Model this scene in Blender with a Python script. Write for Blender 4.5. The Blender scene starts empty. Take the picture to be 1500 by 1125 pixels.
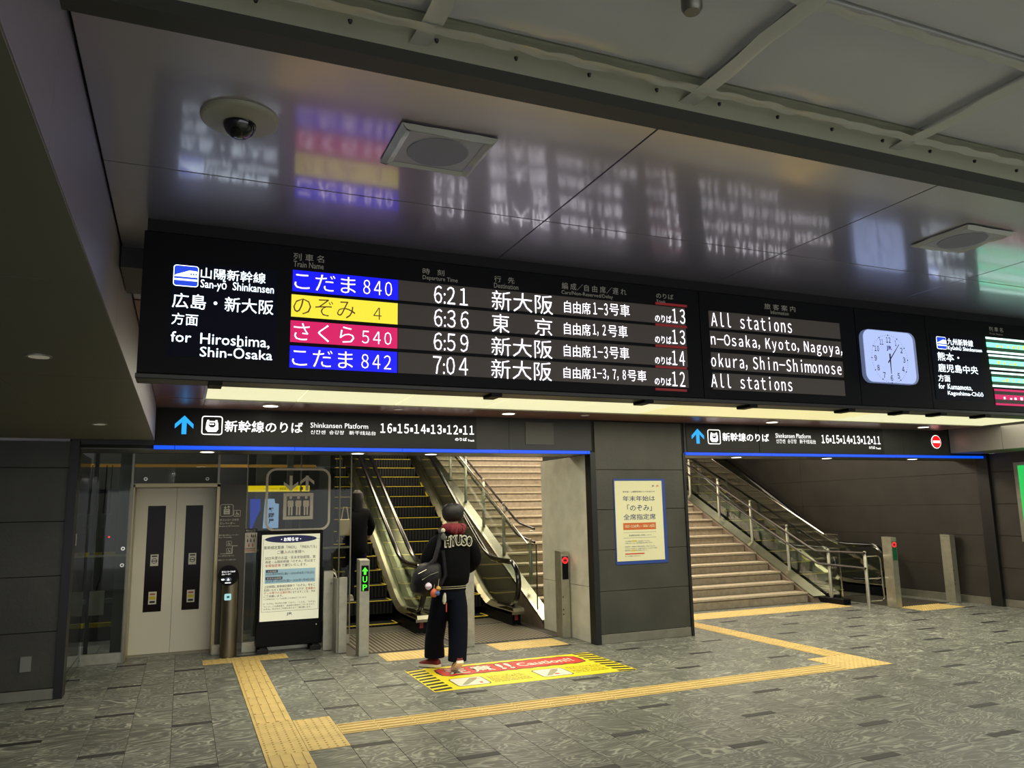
import bpy, bmesh, math, random
from mathutils import Vector, Matrix
random.seed(7)
S = bpy.context.scene
COL = S.collection
# ------------------------------------------------------------------ camera
CH = 1.667
YAW, PIT, ROL, FPX = 0.40014, 0.15943, -0.018607, 1136.7
fw = Vector((math.sin(YAW)*math.cos(PIT), math.cos(YAW)*math.cos(PIT), math.sin(PIT)))
rt = Vector((math.cos(YAW), -math.sin(YAW), 0)); up = rt.cross(fw)
c_, s_ = math.cos(ROL), math.sin(ROL)
rt2 = rt*c_ + up*s_; up2 = -rt*s_ + up*c_
cd = bpy.data.cameras.new('camera'); cam = bpy.data.objects.new('camera', cd); COL.objects.link(cam)
cam.matrix_world = Matrix(((rt2.x, up2.x, -fw.x, 0), (rt2.y, up2.y, -fw.y, 0), (rt2.z, up2.z, -fw.z, CH), (0, 0, 0, 1)))
cd.sensor_width = 36; cd.lens = FPX/1500*36; cd.clip_start = .05
S.camera = cam
# ------------------------------------------------------------------ world, light, exposure
S.view_settings.view_transform = 'Standard'; S.view_settings.look = 'None'
S.view_settings.exposure = 0.16; S.view_settings.gamma = 1; S.view_settings.use_curve_mapping = False
w = bpy.data.worlds.new('world'); S.world = w; w.use_nodes = True
w.node_tree.nodes['Background'].inputs[0].default_value = (.92, .94, 1.0, 1)
w.node_tree.nodes['Background'].inputs[1].default_value = 1.25
def area(name, loc, sx, sy, power, col, rot=(0, 0, 0)):
    l = bpy.data.lights.new(name, 'AREA'); l.shape = 'RECTANGLE'; l.size = sx; l.size_y = sy
    l.energy = power; l.color = col
    o = bpy.data.objects.new(name, l); o.location = loc; o.rotation_euler = rot; COL.objects.link(o); return o
def spot(name, loc, power, col, ang=100, blend=.6, rad=.05, rot=(0, 0, 0)):
    l = bpy.data.lights.new(name, 'SPOT'); l.energy = power; l.color = col; l.spot_size = math.radians(ang)
    l.spot_blend = blend; l.shadow_soft_size = rad
    o = bpy.data.objects.new(name, l); o.location = loc; o.rotation_euler = rot; COL.objects.link(o); return o
WARM = (1, .90, .66)
area('concourse_fill', (3.0, -1.8, 2.74), 7, .6, 190, (1, .96, .88))  # unseen fill lamp added behind the camera to brighten floor and ceiling
area('concourse_fill', (3.0, -5.5, 2.74), 9, .6, 190, (1, .96, .88))  # second added fill, farther behind the camera
area('concourse_fill', (9.0, 1.6, 2.74), 3, .5, 120, (.95, 1, .86))  # added fill lamp, out of view to the right
area('strip_light', (5.8, 7.0, 2.755), 11, 1.7, 190, (1, .95, .76))
area('stairwell_light', (7.4, 12.2, 3.75), 4.6, 1.2, 230, (1, .86, .68))
area('stairwell_light', (7.4, 15.0, 3.95), 4.6, .8, 110, (1, .86, .68))
area('escalator_light', (3.3, 11.6, 3.75), 2.6, .8, 100, (1, .86, .58))
area('escalator_light', (3.3, 14.6, 3.95), 2.6, .6, 70, (1, .86, .58))
area('shaft_fill', (-.6, 11.6, 3.6), 1.6, .3, 22, (1, .95, .82))  # fill lamp added to lift the dark shaft interior
area('shaft_fill', (1.2, 11.0, 3.6), .8, .3, 12, (1, .95, .82))  # same added fill for the right part of the shaft
area('escalator_light', (11.2, 12.0, 3.75), 1.0, 1.4, 36, (1, .84, .58))

# ------------------------------------------------------------------ helpers
def hit_y(px, py, Y):
    d = rt2*((px-750)/FPX) - up2*((py-562.5)/FPX) + fw
    t = Y/d.y; return Vector((d.x*t, Y, CH+d.z*t))
def lin(c):
    return tuple(((v/255)/12.92 if v/255 <= .04045 else ((v/255+.055)/1.055)**2.4) for v in c)
MC = {}
def mat(name, rgb=(128, 128, 128), rough=.5, metal=0, emit=0, bump=0, bscale=20, var=0, vscale=4, alpha=None, ecol=None, spec=.5, trans=0):
    if name in MC: return MC[name]
    m = bpy.data.materials.new(name); m.use_nodes = True; nt = m.node_tree; b = nt.nodes['Principled BSDF']
    c = lin(rgb)
    b.inputs['Base Color'].default_value = (*c, 1); b.inputs['Roughness'].default_value = rough
    b.inputs['Metallic'].default_value = metal; b.inputs['Specular IOR Level'].default_value = spec
    if trans: b.inputs['Transmission Weight'].default_value = trans
    if emit:
        b.inputs['Emission Color'].default_value = (*lin(ecol or rgb), 1); b.inputs['Emission Strength'].default_value = emit
    if var or bump:
        tc = nt.nodes.new('ShaderNodeNewGeometry'); n = nt.nodes.new('ShaderNodeTexNoise')
        n.inputs['Scale'].default_value = vscale; n.inputs['Detail'].default_value = 6
        nt.links.new(tc.outputs['Position'], n.inputs['Vector'])
        if var:
            r = nt.nodes.new('ShaderNodeValToRGB')
            r.color_ramp.elements[0].position = .3; r.color_ramp.elements[1].position = .7
            r.color_ramp.elements[0].color = (*[max(0, v*(1-var)) for v in c], 1)
            r.color_ramp.elements[1].color = (*[min(1, v*(1+var)) for v in c], 1)
            nt.links.new(n.outputs['Fac'], r.inputs['Fac']); nt.links.new(r.outputs['Color'], b.inputs['Base Color'])
        if bump:
            n2 = nt.nodes.new('ShaderNodeTexNoise'); n2.inputs['Scale'].default_value = bscale
            n2.inputs['Detail'].default_value = 4
            nt.links.new(tc.outputs['Position'], n2.inputs['Vector'])
            bp = nt.nodes.new('ShaderNodeBump'); bp.inputs['Strength'].default_value = bump; bp.inputs['Distance'].default_value = .01
            nt.links.new(n2.outputs['Fac'], bp.inputs['Height']); nt.links.new(bp.outputs['Normal'], b.inputs['Normal'])
    MC[name] = m; return m

def granite(name, base, vein, tilex, tiley, rough):
    m = bpy.data.materials.new(name); m.use_nodes = True; nt = m.node_tree; b = nt.nodes['Principled BSDF']
    N = nt.nodes.new; L = nt.links.new
    g = N('ShaderNodeNewGeometry')
    dv = N('ShaderNodeVectorMath'); dv.operation = 'DIVIDE'; dv.inputs[1].default_value = (tilex, tiley, 1); L(g.outputs['Position'], dv.inputs[0])
    fl = N('ShaderNodeVectorMath'); fl.operation = 'FLOOR'; L(dv.outputs[0], fl.inputs[0])
    wn = N('ShaderNodeTexWhiteNoise'); wn.noise_dimensions = '2D'; L(fl.outputs[0], wn.inputs['Vector'])
    sc = N('ShaderNodeVectorMath'); sc.operation = 'SCALE'; sc.inputs['Scale'].default_value = 9; L(wn.outputs['Color'], sc.inputs[0])
    ad = N('ShaderNodeVectorMath'); ad.operation = 'ADD'; L(g.outputs['Position'], ad.inputs[0]); L(sc.outputs[0], ad.inputs[1])
    no = N('ShaderNodeTexNoise'); no.inputs['Scale'].default_value = 2.3; no.inputs['Detail'].default_value = 3.2; no.inputs['Roughness'].default_value = .5
    no.inputs['Distortion'].default_value = 1.2
    st_ = N('ShaderNodeVectorMath'); st_.operation = 'MULTIPLY'; st_.inputs[1].default_value = (.62, 1.5, 1); L(ad.outputs[0], st_.inputs[0]); L(st_.outputs[0], no.inputs['Vector'])
    mu = N('ShaderNodeMath'); mu.operation = 'MULTIPLY'; mu.inputs[1].default_value = 88; L(no.outputs['Fac'], mu.inputs[0])
    si = N('ShaderNodeMath'); si.operation = 'SINE'; L(mu.outputs[0], si.inputs[0])
    no3 = N('ShaderNodeTexNoise'); no3.inputs['Scale'].default_value = 3.5; no3.inputs['Detail'].default_value = 5; L(ad.outputs[0], no3.inputs['Vector'])
    a2 = N('ShaderNodeMath'); a2.operation = 'MULTIPLY_ADD'; a2.inputs[1].default_value = 1.5; L(no3.outputs['Fac'], a2.inputs[0]); L(si.outputs[0], a2.inputs[2])
    r = N('ShaderNodeValToRGB'); cr = r.color_ramp
    m2 = N('ShaderNodeMath'); m2.operation = 'MULTIPLY_ADD'; m2.inputs[1].default_value = .24; m2.inputs[2].default_value = .13; L(a2.outputs[0], m2.inputs[0])
    cr.elements[0].position = .12; cr.elements[0].color = (*lin([v*.80 for v in base]), 1)
    cr.elements[1].position = .72; cr.elements[1].color = (*lin(vein), 1)
    e = cr.elements.new(.46); e.color = (*lin(base), 1)
    L(m2.outputs[0], r.inputs['Fac'])
    sp = N('ShaderNodeTexNoise'); sp.inputs['Scale'].default_value = 260; L(g.outputs['Position'], sp.inputs['Vector'])
    mx = N('ShaderNodeMixRGB'); mx.blend_type = 'OVERLAY'; mx.inputs['Fac'].default_value = .35; L(r.outputs['Color'], mx.inputs[1]); L(sp.outputs['Fac'], mx.inputs[2])
    # per-tile brightness
    br = N('ShaderNodeMath'); br.operation = 'MULTIPLY_ADD'; br.inputs[1].default_value = .22; br.inputs[2].default_value = .89; L(wn.outputs['Value'], br.inputs[0])
    vm = N('ShaderNodeVectorMath'); vm.operation = 'SCALE'; L(mx.outputs[0], vm.inputs[0]); L(br.outputs[0], vm.inputs['Scale'])
    L(vm.outputs[0], b.inputs['Base Color']); b.inputs['Roughness'].default_value = rough; b.inputs['Specular IOR Level'].default_value = .35
    MC[name] = m; return m

class MB:
    def __init__(s): s.v = []; s.f = []; s.m = []; s.mats = []
    def mi(s, m):
        if m not in s.mats: s.mats.append(m)
        return s.mats.index(m)
    def add(s, vs, fs, m):
        o = len(s.v); s.v += [tuple(v) for v in vs]; k = s.mi(m)
        for f in fs: s.f.append([i+o for i in f]); s.m.append(k)
        return s
    def box(s, x0, x1, y0, y1, z0, z1, m, bev=0):
        if bev:
            b = bev
            vs = []
            for z, i in ((z0, b), (z0+b, 0), (z1-b, 0), (z1, b)):
                vs += [(x0+i, y0+i, z), (x1-i, y0+i, z), (x1-i, y1-i, z), (x0+i, y1-i, z)]
            fs = [(3, 2, 1, 0), (12, 13, 14, 15)]
            for k in range(3):
                for j in range(4): a = k*4; fs.append((a+j, a+(j+1) % 4, a+4+(j+1) % 4, a+4+j))
            return s.add(vs, fs, m)
        return s.add([(x0, y0, z0), (x1, y0, z0), (x1, y1, z0), (x0, y1, z0), (x0, y0, z1), (x1, y0, z1), (x1, y1, z1), (x0, y1, z1)],
                     [(3, 2, 1, 0), (4, 5, 6, 7), (0, 1, 5, 4), (1, 2, 6, 5), (2, 3, 7, 6), (3, 0, 4, 7)], m)
    def prism(s, pts, axis, a0, a1, m):
        # pts in the two other axes; axis x:(y,z) y:(x,z) z:(x,y)
        f = {'x': lambda p, a: (a, p[0], p[1]), 'y': lambda p, a: (p[0], a, p[1]), 'z': lambda p, a: (p[0], p[1], a)}[axis]
        n = len(pts); vs = [f(p, a0) for p in pts] + [f(p, a1) for p in pts]
        fs = [tuple(range(n)), tuple(reversed(range(n, 2*n)))] + [(i, i+n, (i+1) % n+n, (i+1) % n) for i in range(n)]
        return s.add(vs, fs, m)
    def tube(s, pts, r, m, n=8, closed=False, flat=1.0):
        pts = [Vector(p) for p in pts]; N = len(pts); vs = []
        for i, p in enumerate(pts):
            if closed: d = pts[(i+1) % N]-pts[i-1]
            else: d = pts[min(i+1, N-1)]-pts[max(i-1, 0)]
            d.normalize(); ref = Vector((1, 0, 0)) if abs(d.x) < .9 else Vector((0, 0, 1))
            a = ref - d*ref.dot(d); a.normalize(); b = d.cross(a)
            rr = r[i] if isinstance(r, (list, tuple)) else r
            for k in range(n):
                t = 2*math.pi*k/n; vs.append(p+a*math.cos(t)*rr*flat+b*math.sin(t)*rr)
        fs = []
        for i in range(N if closed else N-1):
            j = (i+1) % N
            for k in range(n): fs.append((i*n+k, i*n+(k+1) % n, j*n+(k+1) % n, j*n+k))
        if not closed: fs += [tuple(reversed(range(n))), tuple(range((N-1)*n, N*n))]
        return s.add(vs, fs, m)
    def lathe(s, prof, cx, cy, m, n=24, z=0):
        vs = []
        for r, h in prof:
            for k in range(n): t = 2*math.pi*k/n; vs.append((cx+r*math.cos(t), cy+r*math.sin(t), z+h))
        fs = []
        for i in range(len(prof)-1):
            for k in range(n): fs.append((i*n+k, i*n+(k+1) % n, (i+1)*n+(k+1) % n, (i+1)*n+k))
        fs += [tuple(reversed(range(n))), tuple(range((len(prof)-1)*n, len(prof)*n))]
        return s.add(vs, fs, m)
    def build(s, name, parent=None, smooth=False, fixn=True):
        me = bpy.data.meshes.new(name); me.from_pydata(s.v, [], s.f)
        for m in s.mats: me.materials.append(m)
        for p, k in zip(me.polygons, s.m): p.material_index = k; p.use_smooth = smooth
        if fixn:
            bm = bmesh.new(); bm.from_mesh(me); bmesh.ops.recalc_face_normals(bm, faces=bm.faces); bm.to_mesh(me); bm.free()
        if smooth: me.set_sharp_from_angle(angle=math.radians(40))
        o = bpy.data.objects.new(name, me); COL.objects.link(o)
        if parent: o.parent = parent
        return o
def link(name, me, parent=None, loc=(0, 0, 0)):
    o = bpy.data.objects.new(name, me); o.location = loc; COL.objects.link(o)
    if parent: o.parent = parent
    return o
def thing(name, label, cat, loc=(0, 0, 0), group=None):
    o = bpy.data.objects.new(name, None); COL.objects.link(o); o.location = loc; o.empty_display_size = .1
    o['label'] = label; o['category'] = cat
    if group: o['group'] = group
    return o
def tag(o, label, cat, group=None):
    o['label'] = label; o['category'] = cat
    if group: o['group'] = group
    return o
def struct(o): o['kind'] = 'structure'; return o
def under(child, root):   # child geometry is in world coordinates
    child.parent = root; child.matrix_parent_inverse = Matrix.Translation(root.location).inverted(); return child
# text: mesh of the string, cached in unit form
TC = {}
FWM = {c: chr(ord(c)+0xFEE0) for c in '0123456789ABCDEFGHIJKLMNOPQRSTUVWXYZabcdefghijklmnopqrstuvwxyz-'}
FWM[' '] = '\u3000'; FWM[','] = '\uff0c'
def glyphs(s, off):
    k = (s, off); sp = 1
    if s.startswith('~'): sp = .62; s = ''.join(FWM.get(c, c) for c in s[1:])
    if k in TC: return TC[k]
    cu = bpy.data.curves.new('text', 'FONT'); cu.body = s; cu.space_character = sp; cu.offset = off; cu.resolution_u = 2; cu.fill_mode = 'FRONT'
    o = bpy.data.objects.new('text', cu); COL.objects.link(o)
    bpy.context.view_layer.update()
    me = bpy.data.meshes.new_from_object(o.evaluated_get(bpy.context.evaluated_depsgraph_get()))
    bpy.data.objects.remove(o); bpy.data.curves.remove(cu)
    vs = [(v.co.x, v.co.y) for v in me.vertices]; fs = [tuple(p.vertices) for p in me.polygons]
    xs = [v[0] for v in vs]; ys = [v[1] for v in vs]
    x0, x1, y0, y1 = min(xs), max(xs), min(ys), max(ys)
    vs = [((x-x0)/(x1-x0), (y-y0)/(y1-y0)) for x, y in vs]
    bpy.data.meshes.remove(me); TC[k] = (vs, fs); return TC[k]
def text_xz(mb, s, x0, x1, z0, z1, y, m, off=0.0, sl=0):
    vs, fs = glyphs(s, off)
    mb.add([(x0+u*(x1-x0), y, z0+v*(z1-z0)+sl*u) for u, v in vs], fs, m)
def text_xy(mb, s, x0, x1, y0, y1, z, m, off=0.0, shear=0):
    vs, fs = glyphs(s, off)
    mb.add([(x0+u*(x1-x0)+shear*v, y0+v*(y1-y0), z) for u, v in vs], fs, m)
def rrect(x0, x1, z0, z1, r, n=5):
    pts = []
    for cx, cz, a in ((x1-r, z1-r, 0), (x0+r, z1-r, 90), (x0+r, z0+r, 180), (x1-r, z0+r, 270)):
        for k in range(n+1): t = math.radians(a+90*k/n); pts.append((cx+r*math.cos(t), cz+r*math.sin(t)))
    return pts
def plate(mb, pts, y, m, th=.003):   # pts (x,z), front face at y-th
    mb.prism(pts, 'y', y-th, y, m)
def ring(mb, outer, inner, y, m, th=.003):
    n = len(outer); vs = [(p[0], y-th, p[1]) for p in outer]+[(p[0], y-th, p[1]) for p in inner]+[(p[0], y, p[1]) for p in outer]+[(p[0], y, p[1]) for p in inner]
    fs = []
    for i in range(n):
        j = (i+1) % n; fs += [(i, j, n+j, n+i), (2*n+i, 3*n+i, 3*n+j, 2*n+j), (i, 2*n+i, 2*n+j, j), (n+i, n+j, 3*n+j, 3*n+i)]
    mb.add(vs, fs, m)
def circ(cx, cz, rx, rz=None, n=20):
    rz = rz or rx; return [(cx+rx*math.cos(2*math.pi*k/n), cz+rz*math.sin(2*math.pi*k/n)) for k in range(n)]

# ------------------------------------------------------------------ materials
FLOOR = granite('floor_granite', (112, 114, 107), (200, 202, 186), .3, .6, .4)
INLAY = mat('inlay_slate', (34, 34, 36), .6, var=.15, vscale=30)
GROUT = mat('grout', (70, 70, 66), .8)
STONE = mat('dark_wall_stone', (60, 60, 53), .42, var=.22, vscale=2.2, bump=.15, bscale=30)
STONE2 = mat('brown_wall_stone', (46, 42, 38), .45, var=.25, vscale=2.0, bump=.12, bscale=30)
LSTONE = mat('pale_stone', (200, 200, 188), .38, var=.12, vscale=5)
BLACK = mat('black_trim', (14, 15, 16), .4)
BLKP = mat('black_plastic', (6, 7, 11), .5, spec=.15)
BLKM = mat('black_matte', (9, 9, 11), .7)
JOINT = mat('joint_dark', (22, 22, 20), .8)
STEEL = mat('brushed_steel', (172, 170, 154), .36, metal=.75, var=.12, vscale=12)
STEELD = mat('dark_steel', (140, 138, 126), .38, metal=.7, var=.1, vscale=8)
CHROME = mat('polished_steel', (196, 192, 178), .14, metal=1)
DECK = mat('escalator_deck_steel', (150, 146, 126), .28, metal=1, var=.1, vscale=3)
RUBBER = mat('handrail_rubber', (14, 12, 16), .16, spec=.8)
GLOSS = mat('glossy_ceiling_panel', (172, 167, 178), .36, metal=.55)
GREYP = mat('grey_metal_panel', (132, 128, 122), .4, metal=.35)
PURP = mat('beam_face_panel', (146, 140, 154), .5, metal=.3)
OLIVE = mat('soffit_panel', (124, 124, 112), .42, metal=.25)
_g = GLOSS.node_tree.nodes['Principled BSDF']; _g.inputs['Coat Weight'].default_value = 1.0; _g.inputs['Coat Roughness'].default_value = .10; _g.inputs['Coat IOR'].default_value = 1.6
BRONZE = mat('bronze_ceiling_panel', (150, 112, 96), .30, metal=.35)
COVE = mat('ceiling_cove', (176, 178, 156), .5)
CPAN = mat('upper_ceiling_panel', (228, 228, 234), .6, var=.04, vscale=3)
def lit(name, rgb, st, base=(20, 20, 20)): return mat(name, base, .5, emit=st, ecol=rgb)
LWHITE = lit('led_white', (250, 244, 255), 3.2)
LCDW = lit('lcd_white', (225, 240, 255), 2.6)
LBLUE = lit('led_blue', (4, 8, 222), 1.3)
LYEL = lit('led_yellow', (240, 226, 58), 1.0)
LMAG = lit('led_magenta', (214, 20, 98), .95)
LBRN = lit('led_brown', (110, 60, 20), .5)
LPINK = lit('led_pale', (255, 235, 250), 2.0)
LGREEN = lit('led_green', (120, 235, 190), 2.0)
LGRN2 = lit('led_white_green', (215, 255, 245), 2.2)
LRED = lit('led_red', (150, 25, 30), .45)
ROWG = mat('led_row_off', (66, 62, 60), .6, emit=.035, ecol=(190, 170, 150))
ROWGG = mat('led_row_green_off', (60, 84, 70), .6, emit=.08, ecol=(90, 190, 130))
GREYTXT = mat('printed_grey', (170, 168, 152), .6, emit=.06, ecol=(200, 195, 180))
SIGNW = lit('sign_white', (255, 252, 248), 1.9)
SIGNB = lit('sign_blue', (40, 165, 250), 1.1)
STRIPB = lit('blue_light_strip', (0, 88, 255), .85)
STRIPW = lit('luminous_ceiling', (240, 238, 192), .80, base=(200, 195, 160))
STRIPW2 = lit('luminous_ceiling_warm', (240, 230, 166), .78, base=(200, 195, 160))
DLIT = lit('downlight_glow', (255, 246, 220), 4.0)
DLITD = mat('downlight_off', (170, 168, 150), .4, emit=.12, ecol=(255, 246, 220))
NOENT = lit('sign_red', (235, 18, 28), 1.2)
CLOCKF = lit('clock_face', (178, 196, 246), .95)
INK = mat('ink_dark', (24, 24, 34), .6)
NAVY = mat('ink_navy', (38, 48, 110), .6)
PAPER = mat('paper', (214, 212, 176), .6)
PAPERL = mat('backlit_paper', (220, 220, 200), .6, emit=.40, ecol=(228, 228, 198))
INKRED = mat('ink_red', (190, 60, 45), .6)
ORNG = mat('ink_orange', (190, 92, 42), .6)
LBOX = mat('pale_blue_ink', (160, 195, 212), .6, emit=.2, ecol=(160, 198, 215))
TACT = mat('tactile_yellow', (208, 180, 112), .55, var=.1, vscale=6)
MATY = mat('mat_yellow', (236, 214, 30), .45)
MATR = mat('mat_red', (206, 48, 38), .45)
MATK = mat('mat_black', (28, 28, 24), .5)
MATW = mat('mat_white', (226, 222, 204), .5)
STEPK = mat('escalator_tread', (7, 8, 11), .75, spec=.2)
YEDGE = mat('step_edge_yellow', (196, 172, 40), .5, emit=.06, ecol=(210, 180, 40))
YSTK = mat('caution_sticker', (214, 196, 40), .5)
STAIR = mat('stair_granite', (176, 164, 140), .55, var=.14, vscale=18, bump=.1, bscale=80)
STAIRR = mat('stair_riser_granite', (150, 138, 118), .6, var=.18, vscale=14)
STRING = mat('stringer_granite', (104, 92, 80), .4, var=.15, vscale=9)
DOORM = mat('elevator_door_paint', (228, 222, 200), .42, metal=.15)
ICON = mat('frosted_vinyl', (206, 198, 182), .55)
def glassmat(name, tint, rough, fac):
    m = bpy.data.materials.new(name); m.use_nodes = True; nt = m.node_tree; nt.nodes.clear()
    o = nt.nodes.new('ShaderNodeOutputMaterial'); t = nt.nodes.new('ShaderNodeBsdfTransparent'); g = nt.nodes.new('ShaderNodeBsdfGlossy')
    t.inputs[0].default_value = (*tint, 1); g.inputs['Roughness'].default_value = rough; g.inputs[0].default_value = (1, 1, 1, 1)
    f = nt.nodes.new('ShaderNodeFresnel'); gm = nt.nodes.new('ShaderNodeNewGeometry'); ma = nt.nodes.new('ShaderNodeMath'); ma.operation = 'MULTIPLY_ADD'
    ma.inputs[1].default_value = 1/1.5-1.5; ma.inputs[2].default_value = 1.5; nt.links.new(gm.outputs['Backfacing'], ma.inputs[0]); nt.links.new(ma.outputs[0], f.inputs[0])
    a = nt.nodes.new('ShaderNodeMath'); a.operation = 'MULTIPLY'; a.inputs[1].default_value = fac; nt.links.new(f.outputs[0], a.inputs[0])
    x = nt.nodes.new('ShaderNodeMixShader'); nt.links.new(a.outputs[0], x.inputs[0]); nt.links.new(t.outputs[0], x.inputs[1]); nt.links.new(g.outputs[0], x.inputs[2])
    nt.links.new(x.outputs[0], o.inputs[0]); MC[name] = m; return m
GLASS = glassmat('clear_glass', (.88, .93, .9), .02, 1.0)
GLASSD = glassmat('shaft_glass', (.74, .76, .70), .03, .5)
FILM = glassmat('plastic_film', (.95, .96, .95), .14, .8)

# ================================================================== SETTING
# ---- floor
floor = struct(MB().box(-7, 12.4, -8, 18.5, -.25, -.006, GROUT).build('floor'))
def gentiles(x, k):
    out = []
    i = round(x/.3)
    if i % 2 == 0:
        ii = i//2; par = ii % 2; n0 = -12
        for n in range(-11, 5):
            yf = 5.88+.6*(2*n+par)
            out.append(('inlay', yf, .072)); out.append(('tile', yf+.075, .5595)); out.append(('tile', yf+.6375, .5595))
    else:
        for n in range(-22, 10): out.append(('tile', 5.88+.6*n, .597))
    return out
meshes = {}
def tmesh(h, m, nm):
    k = (h, nm)
    if k not in meshes:
        b = MB(); b.box(0, .297, 0, h, -.02, 0, m, bev=.0012); o = b.build(nm); meshes[k] = o.data; bpy.data.objects.remove(o)
    return meshes[k]
allt = []
for i in range(-9, 42):
    x = i*.3
    for nm, y, h in gentiles(x, i):
        if y > 11.4 or y < .2: continue
        # visible part of the floor only is laid tile by tile
        d = Vector((x+.15, y+h/2, -CH)); zc = d.dot(fw)
        if zc < .5: continue
        u = d.dot(rt2)/zc*FPX+750; v = -d.dot(up2)/zc*FPX+562.5
        vis = -60 < u < 1560 and v < 1175
        if x+.3 < -.95 and y > 8.3: vis = False
        if 4.75 < x < 5.95 and y > 8.75: vis = False
        if 1.9 < x < 4.6 and y > 9.6: vis = False
        allt.append((zc, nm, x, y, h, vis))
allt.sort(key=lambda t: t[0])
nt_, ni_ = 0, 0
rest = MB()
for zc, nm, x, y, h, vis in allt:
    if vis and nm == 'tile' and nt_ < 298:
        link('tile', tmesh(h, FLOOR, nm), floor, (x+.0015, y, 0)); nt_ += 1
    elif vis and nm == 'inlay' and ni_ < 298:
        link('inlay', tmesh(h, INLAY, nm), floor, (x+.0015, y+.001, .0003)); ni_ += 1
    else:
        rest.box(x+.0015, x+.2985, y, y+h, -.02, 0, FLOOR if nm == 'tile' else INLAY, bev=.0012)
# beyond: plain stone
rest.box(-7, -2.71, -8, 8.6, -.02, 0, FLOOR); rest.box(-2.7, 12.35, -8, .2, -.02, 0, FLOOR)
ro = rest.build('tile_field', floor); ro['kind'] = 'stuff'

# ---- walls
def panel_wall(name, axis, c, a0, a1, joints, m, th=.25, face=-1, cols=None, gap=.006, base=None):
    """axis 'y': wall plane y=c facing -y spanning x a0..a1 ; axis 'x': plane x=c facing -x spanning y"""
    mb = MB(); rec = .012
    if axis == 'y': mb.box(a0, a1, c+rec, c+th, -.0, joints[-1], JOINT)
    else: mb.box(c+rec, c+th, a0, a1, 0, joints[-1], JOINT) if face < 0 else mb.box(c-th, c-rec, a0, a1, 0, joints[-1], JOINT)
    wl = struct(mb.build(name)); cols = cols or [a0, a1]
    for k in range(len(joints)-1):
        for j in range(len(cols)-1):
            mm = STEELD if (base and k == 0) else m
            z0, z1 = joints[k], joints[k+1]; p0, p1 = cols[j], cols[j+1]; g = gap/2
            b = MB()
            if axis == 'y': b.box(p0+g, p1-g, c-(.004 if mm is STEELD else 0), c+rec+.002, z0+g, z1-g, mm, bev=.0015)
            elif face < 0: b.box(c-(.004 if mm is STEELD else 0), c+rec+.002, p0+g, p1-g, z0+g, z1-g, mm, bev=.0015)
            else: b.box(c-rec-.002, c, p0+g, p1-g, z0+g, z1-g, mm, bev=.0015)
            o = b.build('baseboard_panel' if mm is STEELD else 'panel', wl)
    return wl
J = [0, .1, .61, 1.118, 1.628, 2.14, 2.40]
panel_wall('wall_left', 'y', 8.65, -5.0, -1.03, J, STONE, cols=[-5.0, -3.4, -1.95+.0, -1.03] if 0 else [-5.0, -3.0, -1.03], base=True)
panel_wall('wall_pillar', 'y', 8.73, 4.82, 6.15, [0, .115, .63, 1.134, 1.634, 2.139, 2.76], STONE, th=.03, base=True)
panel_wall('wall_right', 'x', 12.06, 8.86, 18.0, [0, .12, .60, 1.10, 1.60, 2.11, 2.62, 3.13, 3.64, 4.1], STONE2, cols=[8.86, 12.9, 18], base=True, gap=.004)
panel_wall('wall_right_front', 'x', 12.06, -6.0, 8.66, [0, .12, .60, 1.10, 1.60, 2.11, 2.41], STONE2, cols=[-6, 0, 2.4, 4.8, 6.0, 7.2, 8.66], base=True)
# pillar core, black corner trims, pale inner face
pc = struct(MB().box(4.78, 6.15, 8.76, 10.22, 0, 4.1, STONE).build('wall_pillar_core'))
panel_wall('wall_pillar_inner', 'x', 4.755, 8.86, 10.24, [0, .68, 2.335], LSTONE, th=.024)
struct(MB().box(4.745, 4.82, 8.715, 8.86, 0, 2.36, BLACK).box(6.15, 6.19, 8.715, 8.80, 0, 2.36, BLACK).build('trim_1'))
struct(MB().box(12.0, 12.075, 8.66, 8.86, 0, 2.41, BLACK).build('trim_2'))
struct(MB().box(-1.03, -.955, 8.63, 8.84, 0, 2.40, BLACK).build('trim_3'))
# glossy return wall beside the shaft
RETM = mat('smoked_glass_panel', (40, 42, 42), .08, spec=.7)
panel_wall('wall_return', 'x', -1.0, 8.84, 10.32, [0, .12, 2.335], RETM, th=.03, face=1)
# stairwell back and ceilings
struct(MB().box(-6, 12.4, 17.6, 17.9, 0, 6.0, STONE2).build('wall_back'))
struct(MB().box(-1.5, 12.35, 9.30, 18, 4.15, 4.4, STONE2).build('ceiling_stairwell'))
struct(MB().box(-6.0, -5.0, -6, 9, 0, 3.2, STONE).build('wall_far_left'))

# ---- high glossy ceiling
ceil = struct(MB().box(-.3, 12.3, 1.72, 8.73, 2.81, 3.0, JOINT).build('ceiling'))
xs = [-.285, 1.272, 2.46, 3.66, 4.86, 6.06, 7.26, 8.46, 9.66, 11.25]
ys = [1.785, 2.648, 3.515, 4.4]
for a in range(len(xs)-1):
    for b in range(len(ys)-1):
        MB().box(xs[a]+.003, xs[a+1]-.003, ys[b]+.003, ys[b+1]-.003, 2.79, 2.812, GLOSS, bev=.001).build('panel', ceil)
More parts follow.
